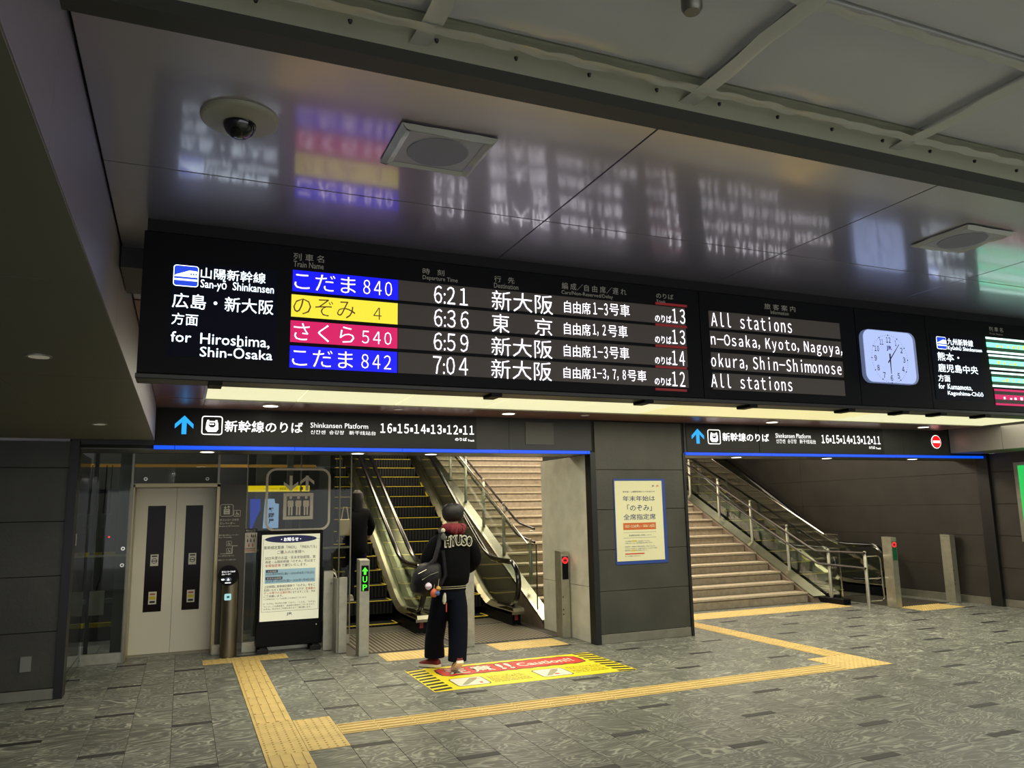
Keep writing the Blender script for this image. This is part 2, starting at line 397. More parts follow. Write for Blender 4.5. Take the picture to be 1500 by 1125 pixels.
# bronze polished part with the luminous band
xs2 = [-.285, .155]+[1.015+1.004*k for k in range(0, 11)]
for a in range(len(xs2)-1):
    x0, x1 = xs2[a]+.002, min(xs2[a+1], 11.25)-.002
    MB().box(x0, x1, 4.405, 5.98, 2.785, 2.812, BRONZE, bev=.001).build('panel', ceil)
    MB().box(x0, x1, 8.01, 8.725, 2.772, 2.812, BRONZE, bev=.001).build('panel', ceil)
MB().box(-.285, .16, 6.0, 8.0, 2.775, 2.812, BRONZE, bev=.001).build('panel', ceil)
band = thing('luminous_ceiling_band', 'long cream glowing band of ceiling panels between display board and platform signs', 'ceiling light', (5, 7, 2.78))
for a in range(1, len(xs2)-1):
    x0, x1 = xs2[a]+.004, xs2[a+1]-.004
    under(MB().box(x0, min(x1, 11.24), 6.0, 7.985, 2.772, 2.80, STRIPW2 if a in (6, 7, 8) else STRIPW, bev=.002).build('light_panel'), band)
under(MB().box(.135, .16, 6.0, 8.0, 2.76, 2.80, STEEL).box(.16, 11.24, 7.985, 8.01, 2.76, 2.80, STEELD).build('edge_frame'), band)

# ---- edge trim, cove and film covered upper ceiling near the viewer
struct(MB().box(-.29, 12.3, 1.715, 1.785, 2.755, 2.82, mat('dark_trim_metal', (58, 60, 52), .5)).build('trim_4'))
cv = MB(); prof = [(1.715, 2.79), (1.70, 2.80), (1.66, 2.815), (1.62, 2.83), (1.62, 2.90), (1.715, 2.90)]
cv.prism(prof, 'x', -.29, 12.3, COVE); struct(cv.build('trim_5', smooth=True))
uc = struct(MB().box(-.3, 12.3, -7, 1.62, 2.86, 3.0, JOINT).build('ceiling_upper'))
ux = [-.29, .5, 1.29, 2.10, 2.90, 3.70, 4.5, 5.3, 6.1, 8.0, 12.3]; uy = [-6.9, -3, -.4, .42, 1.222, 1.618]
for a in range(len(ux)-1):
    for b in range(len(uy)-1):
        MB().box(ux[a]+.006, ux[a+1]-.006, uy[b]+.004, uy[b+1]-.004, 2.83, 2.862, CPAN, bev=.003).build('panel', uc)
# film sheets below the panels, slightly sagging
def film(x0, x1, y0, y1, seed):
    rnd = random.Random(seed); nx, ny = 22, 12; vs = []
    for j in range(ny+1):
        for i in range(nx+1):
            u, v = i/nx, j/ny; e = min(u, 1-u, v, 1-v)
            z = 2.818-.010*min(1, e*5)+(.003*math.sin(u*19+seed)*math.exp(-e*14))+rnd.uniform(-.0011, .0011)*(1 if e < .12 else .12)
            vs.append((x0+(x1-x0)*u, y0+(y1-y0)*v, z))
    fs = [(j*(nx+1)+i, j*(nx+1)+i+1, (j+1)*(nx+1)+i+1, (j+1)*(nx+1)+i) for j in range(ny) for i in range(nx)]
    mb = MB(); mb.add(vs, fs, FILM); return mb
fl = thing('plastic_ceiling_film', 'taped clear plastic sheeting stretched below the pale upper ceiling panels', 'sheeting', (1.3, 1.2, 2.8))
TAPE = mat('clear_tape', (206, 208, 198), .2, spec=.9)
k = 0
for a in range(0, 8):
    for b in (2, 3, 4):
        under(film(ux[a]-.004, ux[a+1]+.004, uy[b], uy[b+1], k).build('film_sheet', smooth=True), fl); k += 1
def wavy_tape(p0, p1, wd, seed):
    rnd = random.Random(seed); n = 24; p0, p1 = Vector(p0), Vector(p1); d = (p1-p0).normalized(); s = Vector((-d.y, d.x, 0)); vs = []
    for i in range(n+1):
        p = p0+(p1-p0)*i/n
        for j, q in enumerate((-1, -.35, .3, 1)):
            vs.append(p+s*(q*wd*(1+.18*math.sin(i*1.7+seed+j)))+Vector((0, 0, rnd.uniform(-.0035, .002))))
    fs = [(i*4+j, i*4+j+1, (i+1)*4+j+1, (i+1)*4+j) for i in range(n) for j in range(3)]
    mb = MB(); mb.add(vs, fs, TAPE); return mb
for q in range(1, 8):
    under(wavy_tape((ux[q]-.01, -.3, 2.806), (ux[q]-.01, 1.70, 2.800), .026, q).build('tape_strip', smooth=True), fl)
for q in range(0, 8):
    under(wavy_tape((ux[q], 1.624, 2.800), (ux[q+1], 1.624, 2.800), .017, 20+q).build('tape_strip', smooth=True), fl)
    under(wavy_tape((ux[q], 1.225, 2.806), (ux[q+1], 1.225, 2.806), .014, 40+q).build('tape_strip', smooth=True), fl)
sc = MB()
for q in range(0, 30): sc.lathe([(.004, 0), (.006, .008)], .1+q*.21, 1.66, BLACK, 6, 2.79)
o = under(sc.build('fixing_screw'), fl); o['kind'] = 'stuff'
sp = MB().lathe([(.018, -.06), (.024, -.05), (.024, -.015), (.03, -.01), (.03, 0)], 1.006, 1.30, STEELD, 16, 2.82).build('sprinkler_head', smooth=True)
tag(sp, 'small grey sprinkler nozzle hanging from the film covered ceiling', 'sprinkler')

# ---- beam at left and soffit box at right
bl = struct(MB().box(-5, -.30, -6, 8.64, 2.432, 3.0, JOINT).build('ceiling_left_soffit'))
sx = [-5, -2.9, -.95, -.292]; sy = [-6, -3, .9, 2.785, 4.75, 6.7, 8.64]
for a in range(3):
    for b in range(len(sy)-1):
        MB().box(sx[a]+.002, sx[a+1]-.002, sy[b]+.002, sy[b+1]-.002, 2.42 if a < 3 else 0, 2.44, OLIVE, bev=.001).build('panel', bl)
by = [-6, .2, 1.772, 3.55, 5.3, 7.0, 8.64]
for b in range(len(by)-1):
    MB().box(-.302, -.290, by[b]+.0015, by[b+1]-.0015, 2.421, 2.95, PURP, bev=.001).build('panel', bl)
br = struct(MB().box(11.28, 12.35, -6, 8.72, 2.425, 3.0, JOINT).build('ceiling_right_soffit'))
MB().box(11.28, 12.06, -6, 8.72, 2.41, 2.43, OLIVE).build('panel', br)
ry = [-6, 2.0, 4.0, 5.9, 7.85, 8.72]
for b in range(len(ry)-1):
    MB().box(11.262, 11.282, ry[b]+.003, ry[b+1]-.003, 2.412, 2.80, GREYP, bev=.001).build('panel', br)
struct(MB().box(-.285, -.15, 3.52, 3.95, 2.70, 2.79, mat('bracket_paint', (70, 70, 72), .5)).build('trim_6'))

# ---- fascia and lintel over the openings
FASC = mat('fascia_panel', (34, 34, 34), .42, metal=.1, var=.12, vscale=3)
fa = struct(MB().box(-1.05, 12.06, 8.742, 9.26, 2.345, 2.80, JOINT).build('wall_fascia'))
fx = [-1.03, -.29, 1.22, 2.44, 3.64, 4.78, 6.19, 7.56, 8.9, 10.25, 11.262]
for a in range(len(fx)-1):
    if a == 5: continue
    MB().box(fx[a]+.002, fx[a+1]-.002, 8.73, 8.744, 2.376, 2.77, FASC, bev=.001).build('panel', fa)
for a in range(0, 11):
    x0 = -1.03+1.19*a
    MB().box(x0+.003, x0+1.187, 8.745, 9.262, 2.334, 2.35, OLIVE if 0 else mat('lintel_underside', (92, 92, 86), .35, metal=.4), bev=.001).build('panel', fa)
MB().box(3.857, 4.242, 8.722, 8.731, 2.443, 2.724, mat('access_panel', (66, 66, 62), .4, metal=.3), bev=.002).build('access_panel', fa)
struct(MB().box(-1.03, 12.06, 9.262, 9.30, 2.33, 4.2, STONE2).build('wall_upper_back'))
def blue(name, x0, x1, first, label):
    t = thing(name, label, 'light strip', ((x0+x1)/2, 8.71, 2.35))
    x = x0; nx = first
    while x < x1-.01:
        under(MB().box(x+.003, min(nx, x1)-.003, 8.70, 8.742, 2.336, 2.374, STRIPB, bev=.004).build('light_segment'), t); x = nx; nx += 1.2
    return t
blue('blue_light_strip', -.30, 4.74, -.1, 'glowing blue light strip along the lintel above the lift and escalators')
blue('blue_light_strip', 6.19, 11.99, 6.19+1.45, 'glowing blue light strip along the lintel above the wide stairs')

# ================================================================== DISPLAY BOARD
DY = 3.12
disp = thing('departure_board', 'long black hanging departure board with glowing train rows below the glossy ceiling', 'display board', (2.3, 3.2, 2.17))
dm = [-.18, 2.347, 3.386, 3.931, 6.2]
for a in range(4):
    under(MB().box(dm[a]+.002, dm[a+1]-.002, DY, DY+.12, 2.185, 2.736, BLKP, bev=.004).build('housing'), disp)
under(MB().box(-.17, 6.2, DY+.02, DY+.10, 2.736, 2.79, BLKM).build('ceiling_mount'), disp)
under(MB().box(-.182, 6.2, DY-.006, DY+.125, 2.166, 2.186, mat('housing_lip', (52, 52, 50), .4, metal=.4), bev=.003).build('bottom_rail'), disp)
for x in (.07, 1.22, 2.0, 2.62, 3.28, 3.68, 3.98, 4.35):
    under(MB().box(x, x+.05, DY-.004, DY+.10, 2.152, 2.168, BLKP, bev=.002).build('latch'), disp)
def cp(ox, oy, sc_): return lambda a, b: (ox+a/sc_, oy+b/sc_)
CA = cp(200, 330, 3.5714); CB = cp(600, 360, 3.5714); CC = cp(1000, 400, 3.0); CE = cp(1360, 440, 7.03)
def rect(cf, Y, xl, ybl, ytl, xr, ybr):
    p = hit_y(*cf(xl, ybl), Y); q = hit_y(*cf(xl, ytl), Y); r = hit_y(*cf(xr, ybr), Y)
    return p.x, r.x, (p.z+r.z)/2, q.z+(r.z-p.z)/2
def SB(bb, a, b):
    k = (bb[4]-bb[1])/(bb[3]-bb[0]); return (a, bb[1]+k*(a-bb[0]), bb[2]+k*(a-bb[0]), b, bb[1]+k*(b-bb[0]))
def T(root, cf, Y, s, bb, m, off=.012, nm='lettering', lab=None):
    x0, x1, z0, z1 = rect(cf, Y, *bb); mb = MB(); text_xz(mb, s, x0, x1, z0, z1, Y-.0045, m, off)
    o = under(mb.build(nm, fixn=False), root)
    if lab: o['label'] = lab
    return o
def lcd(cf, bb): 
    x0, x1, z0, z1 = rect(cf, DY, *bb)
    return under(MB().box(x0, x1, DY-.002, DY+.002, z0, z1, mat('lcd_black', (4, 5, 10), .5, spec=.12, emit=.01, ecol=(60, 80, 160))).build('screen'), disp)
lcd(CA, (165, 685, 190, 722, 708))
def train_icon(cf, bb):
    x0, x1, z0, z1 = rect(cf, DY, *bb); w_, h_ = x1-x0, z1-z0; X = lambda u: x0+u*w_; Zz = lambda v: z0+v*h_
    mb = MB(); plate(mb, rrect(x0, x1, z0, z1, .12*w_), DY-.002, LCDW, .001); plate(mb, rrect(X(.03), X(.97), Zz(.03), Zz(.97), .1*w_), DY-.003, lit('lcd_blue', (28, 60, 190), 1.4), .001)
    plate(mb, [(X(.03), Zz(.45)), (X(.97), Zz(.45)), (X(.97), Zz(.72)), (X(.9), Zz(.75)), (X(.62), Zz(.76)), (X(.45), Zz(.68)), (X(.1), Zz(.53))], DY-.004, LCDW, .0015)
    plate(mb, [(X(.03), Zz(.27)), (X(.97), Zz(.27)), (X(.97), Zz(.35)), (X(.03), Zz(.35))], DY-.004, LCDW, .0015)
    for u in (.7, .8, .9): plate(mb, [(X(u-.03), Zz(.55)), (X(u+.03), Zz(.55)), (X(u+.03), Zz(.63)), (X(u-.03), Zz(.63))], DY-.0056, MC['lcd_blue'], .0006)
    under(mb.build('train_pictogram'), disp)
train_icon(CA, (190, 313, 203, 322, 328))
for s, bb in (('山陽新幹線', (335, 280, 222, 674, 306)), ('San-yō  Shinkansen', (333, 346, 288, 717, 366)), ('広島・新大阪', (185, 432, 353, 715, 470)),
              ('方面', (182, 520, 458, 320, 527)), ('for', (178, 610, 556, 285, 614)), ('Hiroshima,', (332, 632, 567, 694, 648)), ('Shin-Ōsaka', (330, 690, 622, 709, 705))):
    T(disp, CA, DY, s, bb, LCDW, .003)
GT = lambda cf, s, bb: T(disp, cf, DY, s, bb, GREYTXT, .0, 'heading')
GT(CA, '列 車 名', (820, 185, 147, 980, 197)); GT(CA, 'Train Name', (820, 221, 190, 978, 230))
GT(CB, '時   刻', (67, 148, 117, 180, 160)); GT(CB, 'Departure Time', (67, 184, 156, 250, 199))
GT(CB, '行   先', (441, 190, 158, 547, 200)); GT(CB, 'Destination', (440, 222, 196, 567, 231))
GT(CB, '編 成／自 由 席／遅 れ', (795, 233, 197, 1132, 256)); GT(CB, 'Cars/Non-Reserved/Delay', (793, 258, 233, 1062, 285))
GT(CB, 'のりば', (1288, 275, 248, 1378, 283)); GT(CB, 'Track', (1288, 297, 284, 1336, 299))
GT(CC, '旅 客 案 内', (357, 160, 135, 493, 171)); GT(CC, 'Information', (385, 181, 165, 463, 187))
GT(CE, '列 車 名', (620, 318, 272, 762, 332)); GT(CE, 'Train Name', (622, 352, 336, 758, 362))
# LED rows: z from the left coloured boxes
rowsL = [(815, 343, 232, 1367, 393), (808, 478, 362, 1365, 518), (803, 610, 497, 1364, 645), (799, 745, 630, 1362, 771)]
rowm = [LBLUE, LYEL, LMAG, LBLUE]
RZ = []
for bb, m in zip(rowsL, rowm):
    x0, x1, z0, z1 = rect(CA, DY, *bb); RZ.append((z0, z1))
    under(MB().box(x0, x1, DY-.0025, DY+.001, z0, z1, m).build('train_name_field'), disp)
xe = hit_y(*CB(1447, 500), DY).x; xs0 = hit_y(*CA(1366, 500), DY).x
for z0, z1 in RZ:
    under(MB().box(xs0+.002, xe, DY-.002, DY+.001, z0, z1, ROWG).build('led_row'), disp)
for s, bb, m in (('こだま', (825, 335, 248, 1145, 358), LPINK), ('~840', (1185, 360, 285, 1335, 373), LPINK), ('のぞみ', (818, 470, 378, 1143, 488), LBRN), ('~4', (1238, 492, 430, 1280, 497), LBRN),
                 ('さくら', (820, 603, 512, 1138, 620), LPINK), ('~540', (1178, 618, 551, 1332, 628), LPINK), ('こだま', (812, 738, 648, 1130, 748), LPINK), ('~842', (1175, 748, 673, 1330, 757), LPINK)):
    T(disp, CA, DY, s, bb, m, -.008)
for s, bb in (('~6:21', (127, 300, 208, 302, 316)), ('~6:36', (127, 422, 330, 307, 436)), ('~6:59', (125, 545, 453, 306, 558)), ('~7:04', (122, 668, 575, 303, 681)),
              ('新大阪', (430, 338, 237, 748, 359)), ('東', (430, 452, 356, 520, 458)), ('京', (655, 468, 378, 745, 474)), ('新大阪', (428, 574, 477, 745, 592)), ('新大阪', (427, 694, 595, 742, 708)),
              ('自由席', SB((808, 352, 290, 1150, 371), 808, 945)), ('~1-3', SB((808, 352, 290, 1150, 371), 960, 1035)), ('号車', SB((808, 352, 290, 1150, 371), 1045, 1150)),
              ('自由席', SB((807, 465, 403, 1138, 482), 807, 945)), ('~1,2', SB((807, 465, 403, 1138, 482), 958, 1025)), ('号車', SB((807, 465, 403, 1138, 482), 1038, 1138)),
              ('自由席', SB((806, 580, 518, 1147, 595), 806, 945)), ('~1-3', SB((806, 580, 518, 1147, 595), 958, 1035)), ('号車', SB((806, 580, 518, 1147, 595), 1045, 1147)),
              ('自由席', SB((805, 693, 635, 1237, 712), 805, 945)), ('~1-3,7,8', SB((805, 693, 635, 1237, 712), 958, 1130)), ('号車', SB((805, 693, 635, 1237, 712), 1140, 1237)),
              ('のりば', (1283, 398, 360, 1368, 405)), ('~13', (1373, 405, 330, 1440, 410)), ('のりば', (1283, 509, 470, 1368, 515)), ('~13', (1373, 514, 440, 1440, 518)),
              ('のりば', (1283, 618, 578, 1368, 624)), ('~14', (1373, 624, 550, 1438, 628)), ('のりば', (1282, 728, 688, 1367, 733)), ('~12', (1373, 734, 658, 1440, 738))):
    T(disp, CB, DY, s, bb, LWHITE, -.010)
for yb in (303, 413, 522, 631, 748):
    x0, x1, z0, z1 = rect(CB, DY, 1285, yb+6, yb-6, 1449, yb+18)
    under(MB().box(x0, x1, DY-.0035, DY-.001, z0, z1, LRED).build('red_marker'), disp)
xa, xb = hit_y(*CC(123, 350), DY).x, hit_y(*CC(698, 350), DY).x
for (yt, yb) in ((166, 240), (253, 328), (347, 422), (437, 510)):
    z1 = hit_y(*CC(123, yt), DY).z; z0 = hit_y(*CC(123, yb), DY).z
    under(MB().box(xa, xb, DY-.002, DY+.001, z0, z1, ROWG).build('led_row'), disp)
for s, bb in (('~All stations', (125, 235, 172, 478, 263)), ('~n-Osaka,Kyoto,Nagoya,', (125, 332, 264, 700, 372)), ('~okura,Shin-Shimonose', (125, 420, 355, 697, 452)), ('~All stations', (125, 503, 442, 480, 519))):
    T(disp, CC, DY, s, bb, LWHITE, -.010)
# second route panel
lcd(CE, (80, 1015, 355, 590, 1040)); train_icon(CE, (87, 498, 372, 187, 508))
for s, bb in (('九州新幹線', (192, 462, 393, 455, 478)), ('Kyūshū Shinkansen', (195, 520, 468, 546, 548)), ('熊本・', (92, 622, 533, 315, 636)), ('鹿児島中央', (98, 735, 650, 508, 766)),
              ('方面', (98, 834, 764, 220, 841)), ('for', (102, 908, 855, 165, 913)), ('Kumamoto,', (195, 923, 860, 447, 938)), ('Kagoshima-Chūō', (197, 985, 930, 562, 1006))):
    T(disp, CE, DY, s, bb, LCDW, .002)
for r, (yt, yb) in enumerate(((380, 538), (556, 708), (734, 886), (908, 1074))):
    x0 = hit_y(*CE(612+r*8, 600), DY).x; z1 = hit_y(*CE(625, yt), DY).z; z0 = hit_y(*CE(625, yb), DY).z
    under(MB().box(x0, 5.9, DY-.002, DY+.001, z0, z1, ROWGG if r < 3 else ROWG).build('led_row'), disp)
    h = z1-z0; col = (LGRN2, LGREEN, LGRN2) if r < 3 else (LMAG,)*3
    for (a, b), m in zip(((.88, 1.0), (.36, .66), (0, .12)), col):
        under(MB().box(x0, 5.9, DY-.0035, DY, z0+a*h, z0+b*h, m).build('lit_led_line'), disp)
    mk = MB(); rnd = random.Random(r)
    for q in range(7):
        xx = x0+.07+q*.05+rnd.uniform(0, .02); mk.box(xx, xx+rnd.uniform(.006, .02), DY-.0046, DY-.003, z0+.38*h, z0+rnd.uniform(.46, .64)*h, LYEL if r < 3 else LPINK)
    under(mk.build('lit_character'), disp)
# clock
ck = cp(1250, 470, 10.227)
clk = thing('wall_clock', 'square white backlit analogue clock set in the black departure board', 'clock', (3.6, 3.1, 2.25))
x0, x1, z0, z1 = rect(ck, DY, 145, 928, 138, 936, 967)
mb = MB(); mb.prism(rrect(x0, x1, z0, z1, .05), 'y', DY-.025, DY, mat('clock_case', (150, 160, 190), .3, emit=.25, ecol=(150, 170, 220))); under(mb.build('case'), clk)
mb = MB(); mb.prism(rrect(x0+.004, x1-.022, z0+.004, z1-.004, .045), 'y', DY-.028, DY-.02, CLOCKF); under(mb.build('dial'), clk)
cc = hit_y(*ck(485, 585), DY); R_ = (z1-z0)*.452; YC = DY-.0295
mb = MB()
for k in range(60):
    t = 2*math.pi*k/60; rr = .0042 if k % 5 == 0 else .0016
    plate(mb, circ(cc.x+R_*math.sin(t), cc.z+R_*math.cos(t), rr, n=6), YC+.0013, INK, .0008)
under(mb.build('minute_mark'), clk)
for k in range(1, 13):
    t = 2*math.pi*k/12; r2 = R_*.80; s = '~'+str(k); wdt = {1: .010, 11: .026, 10: .034, 12: .034}.get(k, .018); h = .032
    mb = MB(); X, Z_ = cc.x+r2*math.sin(t), cc.z+r2*math.cos(t); text_xz(mb, s, X-wdt/2, X+wdt/2, Z_-h/2, Z_+h/2, YC, INK, .018); under(mb.build('numeral', fixn=False), clk)
mb = MB(); text_xz(mb, 'JR', cc.x-.02, cc.x+.022, cc.z+.045, cc.z+.075, YC, lit('logo_blue', (50, 50, 150), .5), .03); under(mb.build('logo', fixn=False), clk)
def hand(ang, ln, wd, tail, nm, y):
    t = math.radians(ang); d = Vector((math.sin(t), math.cos(t))); s = Vector((d.y, -d.x)); c = Vector((cc.x, cc.z))
    pts = [c-d*tail-s*wd, c-d*tail+s*wd, c+d*ln+s*wd*.35, c+d*ln-s*wd*.35]
    mb = MB(); plate(mb, [tuple(p) for p in pts], y, INK, .001); under(mb.build(nm), clk)
hand(181, .085, .005, .03, 'hour_hand', YC-.001); hand(41, .115, .0035, .03, 'minute_hand', YC-.003)

# ================================================================== PLATFORM SIGNS ON FASCIA
FY = 8.73
def arrow_up(mb, x0, x1, z0, z1, y, m):
    c = (x0+x1)/2; w_ = (x1-x0); h = z1-z0; t = w_*.13
    plate(mb, [(c-t, z0), (c+t, z0), (c+t, z1-h*.22), (c-t, z1-h*.22)], y, m)
    plate(mb, [(c, z1), (c-w_/2, z1-h*.46), (c-w_/2, z1-h*.70), (c, z1-h*.25)], y, m); plate(mb, [(c, z1), (c, z1-h*.25), (c+w_/2, z1-h*.70), (c+w_/2, z1-h*.46)], y, m)
def train_face(mb, x0, x1, z0, z1, y, m, dark):
    X = lambda u: x0+u*(x1-x0); Zz = lambda v: z0+v*(z1-z0)
    ring(mb, rrect(x0, x1, z0, z1, .14*(x1-x0)), rrect(X(.045), X(.955), Zz(.045), Zz(.955), .10*(x1-x0)), y, m)
    plate(mb, [(X(a), Zz(b)) for a, b in ((.30, .16), (.70, .16), (.80, .30), (.78, .60), (.74, .78), (.66, .80), (.64, .73), (.36, .73), (.34, .80), (.26, .78), (.22, .60), (.20, .30))], y, m)
    plate(mb, [(X(a), Zz(b)) for a, b in ((.33, .50), (.42, .40), (.58, .40), (.67, .50), (.64, .66), (.36, .66))], y-.003, dark, .001)
    for u in (.44, .56): plate(mb, [(X(u-.07), Zz(.53)), (X(u+.03), Zz(.53)), (X(u+.03), Zz(.60)), (X(u-.07), Zz(.60))], y-.004, m, .001)
    plate(mb, [(X(.27), Zz(.23)), (X(.73), Zz(.23)), (X(.73), Zz(.25)), (X(.27), Zz(.25))], y-.003, dark, .001)
def sign(cf, label, D, panels, loc):
    t = thing('overhead_sign', label, 'sign', loc)
    for a, b in panels:
        p, q = hit_y(a, 625, FY).x, hit_y(b, 640, FY).x
        under(MB().box(p+.002, q-.002, FY-.008, FY, 2.382, 2.762, mat('sign_plate', (14, 14, 15), .35, spec=.3)).build('sign_plate'), t)
    Y = FY-.008
    x0, x1, z0, z1 = rect(cf, Y, *D['arrow']); mb = MB(); arrow_up(mb, x0, x1, z0, z1, Y, SIGNB); o = under(mb.build('arrow'), t); o['label'] = 'blue upward arrow'
    x0, x1, z0, z1 = rect(cf, Y, *D['icon']); mb = MB(); train_face(mb, x0, x1, z0, z1, Y, SIGNW, BLKP); under(mb.build('train_pictogram'), t)
    for s, bb, off in D['txt']: T(t, cf, Y, s, bb, SIGNW, off)
    return t
CD = cp(200, 580, 2.8846); CF = cp(980, 580, 2.8846)
sign(CD, 'black platform sign with blue arrow and train symbol above the lift and escalators', dict(arrow=(160, 161, 82, 239, 162), icon=(273, 164, 84, 362, 165),
     txt=[('新幹線のりば', (372, 152, 103, 702, 158), .008), ('Shinkansen Platform', (735, 135, 114, 978, 138), -.010), ('신칸센  승강장   新干线站台', (735, 160, 143, 1010, 167), -.010),
          ('~16▪15▪14▪13▪12▪11', (1030, 157, 116, 1425, 164), .012), ('のりば', (1346, 190, 176, 1395, 191), .01), ('Track', (1399, 192, 184, 1427, 193), .01)]), [(229, 447), (447, 698)], (2, 8.7, 2.38))
sign(CF, 'black platform sign with blue arrow and train symbol above the wide stairs', dict(arrow=(97, 201, 138, 149, 202), icon=(165, 203, 141, 219, 205),
     txt=[('新幹線のりば', (226, 190, 154, 423, 195), .008), ('Shinkansen Platform', (450, 178, 159, 598, 179), -.010), ('신칸센  승강장   新干线站台', (453, 199, 181, 620, 203), -.010),
          ('~16▪15▪14▪13▪12▪11', (645, 199, 163, 893, 206), .012), ('のりば', (845, 223, 211, 870, 225), .01), ('Track', (873, 225, 217, 895, 226), .01)]), [(1004, 1110), (1110, 1293)], (8, 8.7, 2.38))
p = hit_y(980+1128/2.8846, 580+194/2.8846, FY); rr = (hit_y(980+1128/2.8846, 580+166/2.8846, FY).z-hit_y(980+1128/2.8846, 580+222/2.8846, FY).z)/2
ne = thing('no_entry_sign', 'round glowing red no entry sign at the right end of the fascia', 'sign', (p.x, FY, p.z))
mb = MB(); plate(mb, circ(p.x, p.z, rr), FY, SIGNW, .006); under(mb.build('rim'), ne)
mb = MB(); plate(mb, circ(p.x, p.z, rr*.93), FY-.006, NOENT, .003); under(mb.build('disc'), ne)
mb = MB(); mb.box(p.x-rr*.72, p.x+rr*.72, FY-.011, FY-.009, p.z-rr*.17, p.z+rr*.17, SIGNW); o = under(mb.build('bar'), ne); o['label'] = 'white bar'

# ---- downlights
def downlight(x, y, z, r, m, label, power=0, group=None):
    t = thing('downlight', label, 'ceiling light', (x, y, z), group)
    under(MB().lathe([(r*1.25, -.006), (r*1.25, 0), (r, 0), (r, -.004)], x, y, mat('downlight_rim', (190, 188, 176), .35, metal=.5), 20, z).build('rim', smooth=True), t)
    under(MB().lathe([(r*.98, -.0075), (r*.98, 0)], x, y, m, 20, z).build('lens'), t)
    if power: spot('downlight_lamp', (x, y, z-.02), power, (1, .92, .72), 105, .8, .04)
g1 = 'round downlights in the bronze ceiling'
for x, lab in ((.80, 'above the left platform sign, nearest the grey beam'), (3.48, 'above the track numbers of the left sign'), (7.38, 'above the right platform sign'), (10.26, 'near the no entry sign')):
    downlight(x, 8.35, 2.772, .075, DLIT, 'bright round downlight in bronze ceiling ' + lab, 26, g1)
for x, lab in ((2.14, 'between the two lit ones over the left sign'), (4.45, 'over the dark pillar fascia')):
    downlight(x, 8.27, 2.772, .045, DLITD, 'small unlit downlight in bronze ceiling ' + lab, 0, g1)
g2 = 'round downlights under the lintel'
for x, lab in ((.22, 'above the lift doors'), (1.84, 'left of the escalators'), (2.72, 'over the left escalator'), (7.24, 'over the stairs beside the pillar'), (8.92, 'over the middle of the right opening'), (10.7, 'over the right gate posts')):
    downlight(x, 8.97, 2.334, .07, DLIT, 'round downlight under the dark lintel ' + lab, 24, g2)
g3 = 'downlights in the left soffit'
downlight(-.655, 4.17, 2.42, .045, DLITD, 'small dim downlight in the dark left soffit, nearer the viewer', 0, g3)
downlight(-.66, 7.18, 2.42, .045, DLITD, 'small dim downlight in the dark left soffit, nearer the lift', 0, g3)

# ---- dome camera and speakers in glossy ceiling
dc = thing('dome_camera', 'cream round ceiling camera with black glass dome', 'security camera', (.103, 2.215, 2.79))
under(MB().lathe([(.100, -.012), (.106, -.008), (.108, 0)], .103, 2.215, mat('camera_plastic', (176, 174, 152), .45), 40, 2.79).lathe([(.055, -.020), (.075, -.014), (.1, -.012)], .103, 2.215, MC['camera_plastic'], 40, 2.79).build('base_plate', smooth=True), dc)
under(MB().lathe([(.006, -.060), (.022, -.056), (.036, -.045), (.044, -.030), (.046, -.016), (.046, -.012)], .103, 2.215, mat('dome_glass', (8, 8, 12), .05, spec=.9), 32, 2.79).build('dome', smooth=True), dc)
def speaker(x0, x1, y0, y1, label):
    t = thing('ceiling_speaker', label, 'speaker', ((x0+x1)/2, (y0+y1)/2, 2.79), 'film covered ceiling speakers')
    i = .035; cx, cy = (x0+x1)/2, (y0+y1)/2
    under(MB().box(x0+i, x1-i, y0+i, y1-i, 2.78, 2.79, mat('speaker_cover', (196, 196, 200), .5)).build('cover'), t)
    under(MB().lathe([(.095, -.013), (.098, -.010)], cx, cy, mat('speaker_grille', (160, 160, 170), .7), 32, 2.79).build('grille'), t)
    mb = MB(); rnd = random.Random(int(x0*100)); Pl = [(x0, y0), (x1, y0), (x1, y1), (x0, y1)]; In = [(x0+i, y0+i), (x1-i, y0+i), (x1-i, y1-i), (x0+i, y1-i)]
    for k in range(4):
        a, b, c, d = Pl[k], Pl[(k+1) % 4], In[(k+1) % 4], In[k]; n = 8; vs = []
        for q in range(n+1):
            u = q/n
            vs += [(a[0]+(b[0]-a[0])*u, a[1]+(b[1]-a[1])*u, 2.786-rnd.uniform(0, .003)), ((a[0]+d[0])/2*(1-u)+(b[0]+c[0])/2*u, (a[1]+d[1])/2*(1-u)+(b[1]+c[1])/2*u, 2.776-rnd.uniform(0, .006)), (d[0]+(c[0]-d[0])*u, d[1]+(c[1]-d[1])*u, 2.779)]
        mb.add(vs, [(q*3+j, q*3+j+1, q*3+j+4, q*3+j+3) for q in range(n) for j in range(2)], TAPE)
    under(mb.build('film_cover', smooth=True), t)
speaker(.54, .845, 2.06, 2.345, 'square ceiling speaker wrapped in clear film beside the dome camera')
speaker(2.92, 3.215, 2.07, 2.35, 'square ceiling speaker wrapped in clear film, far right of the glossy ceiling')

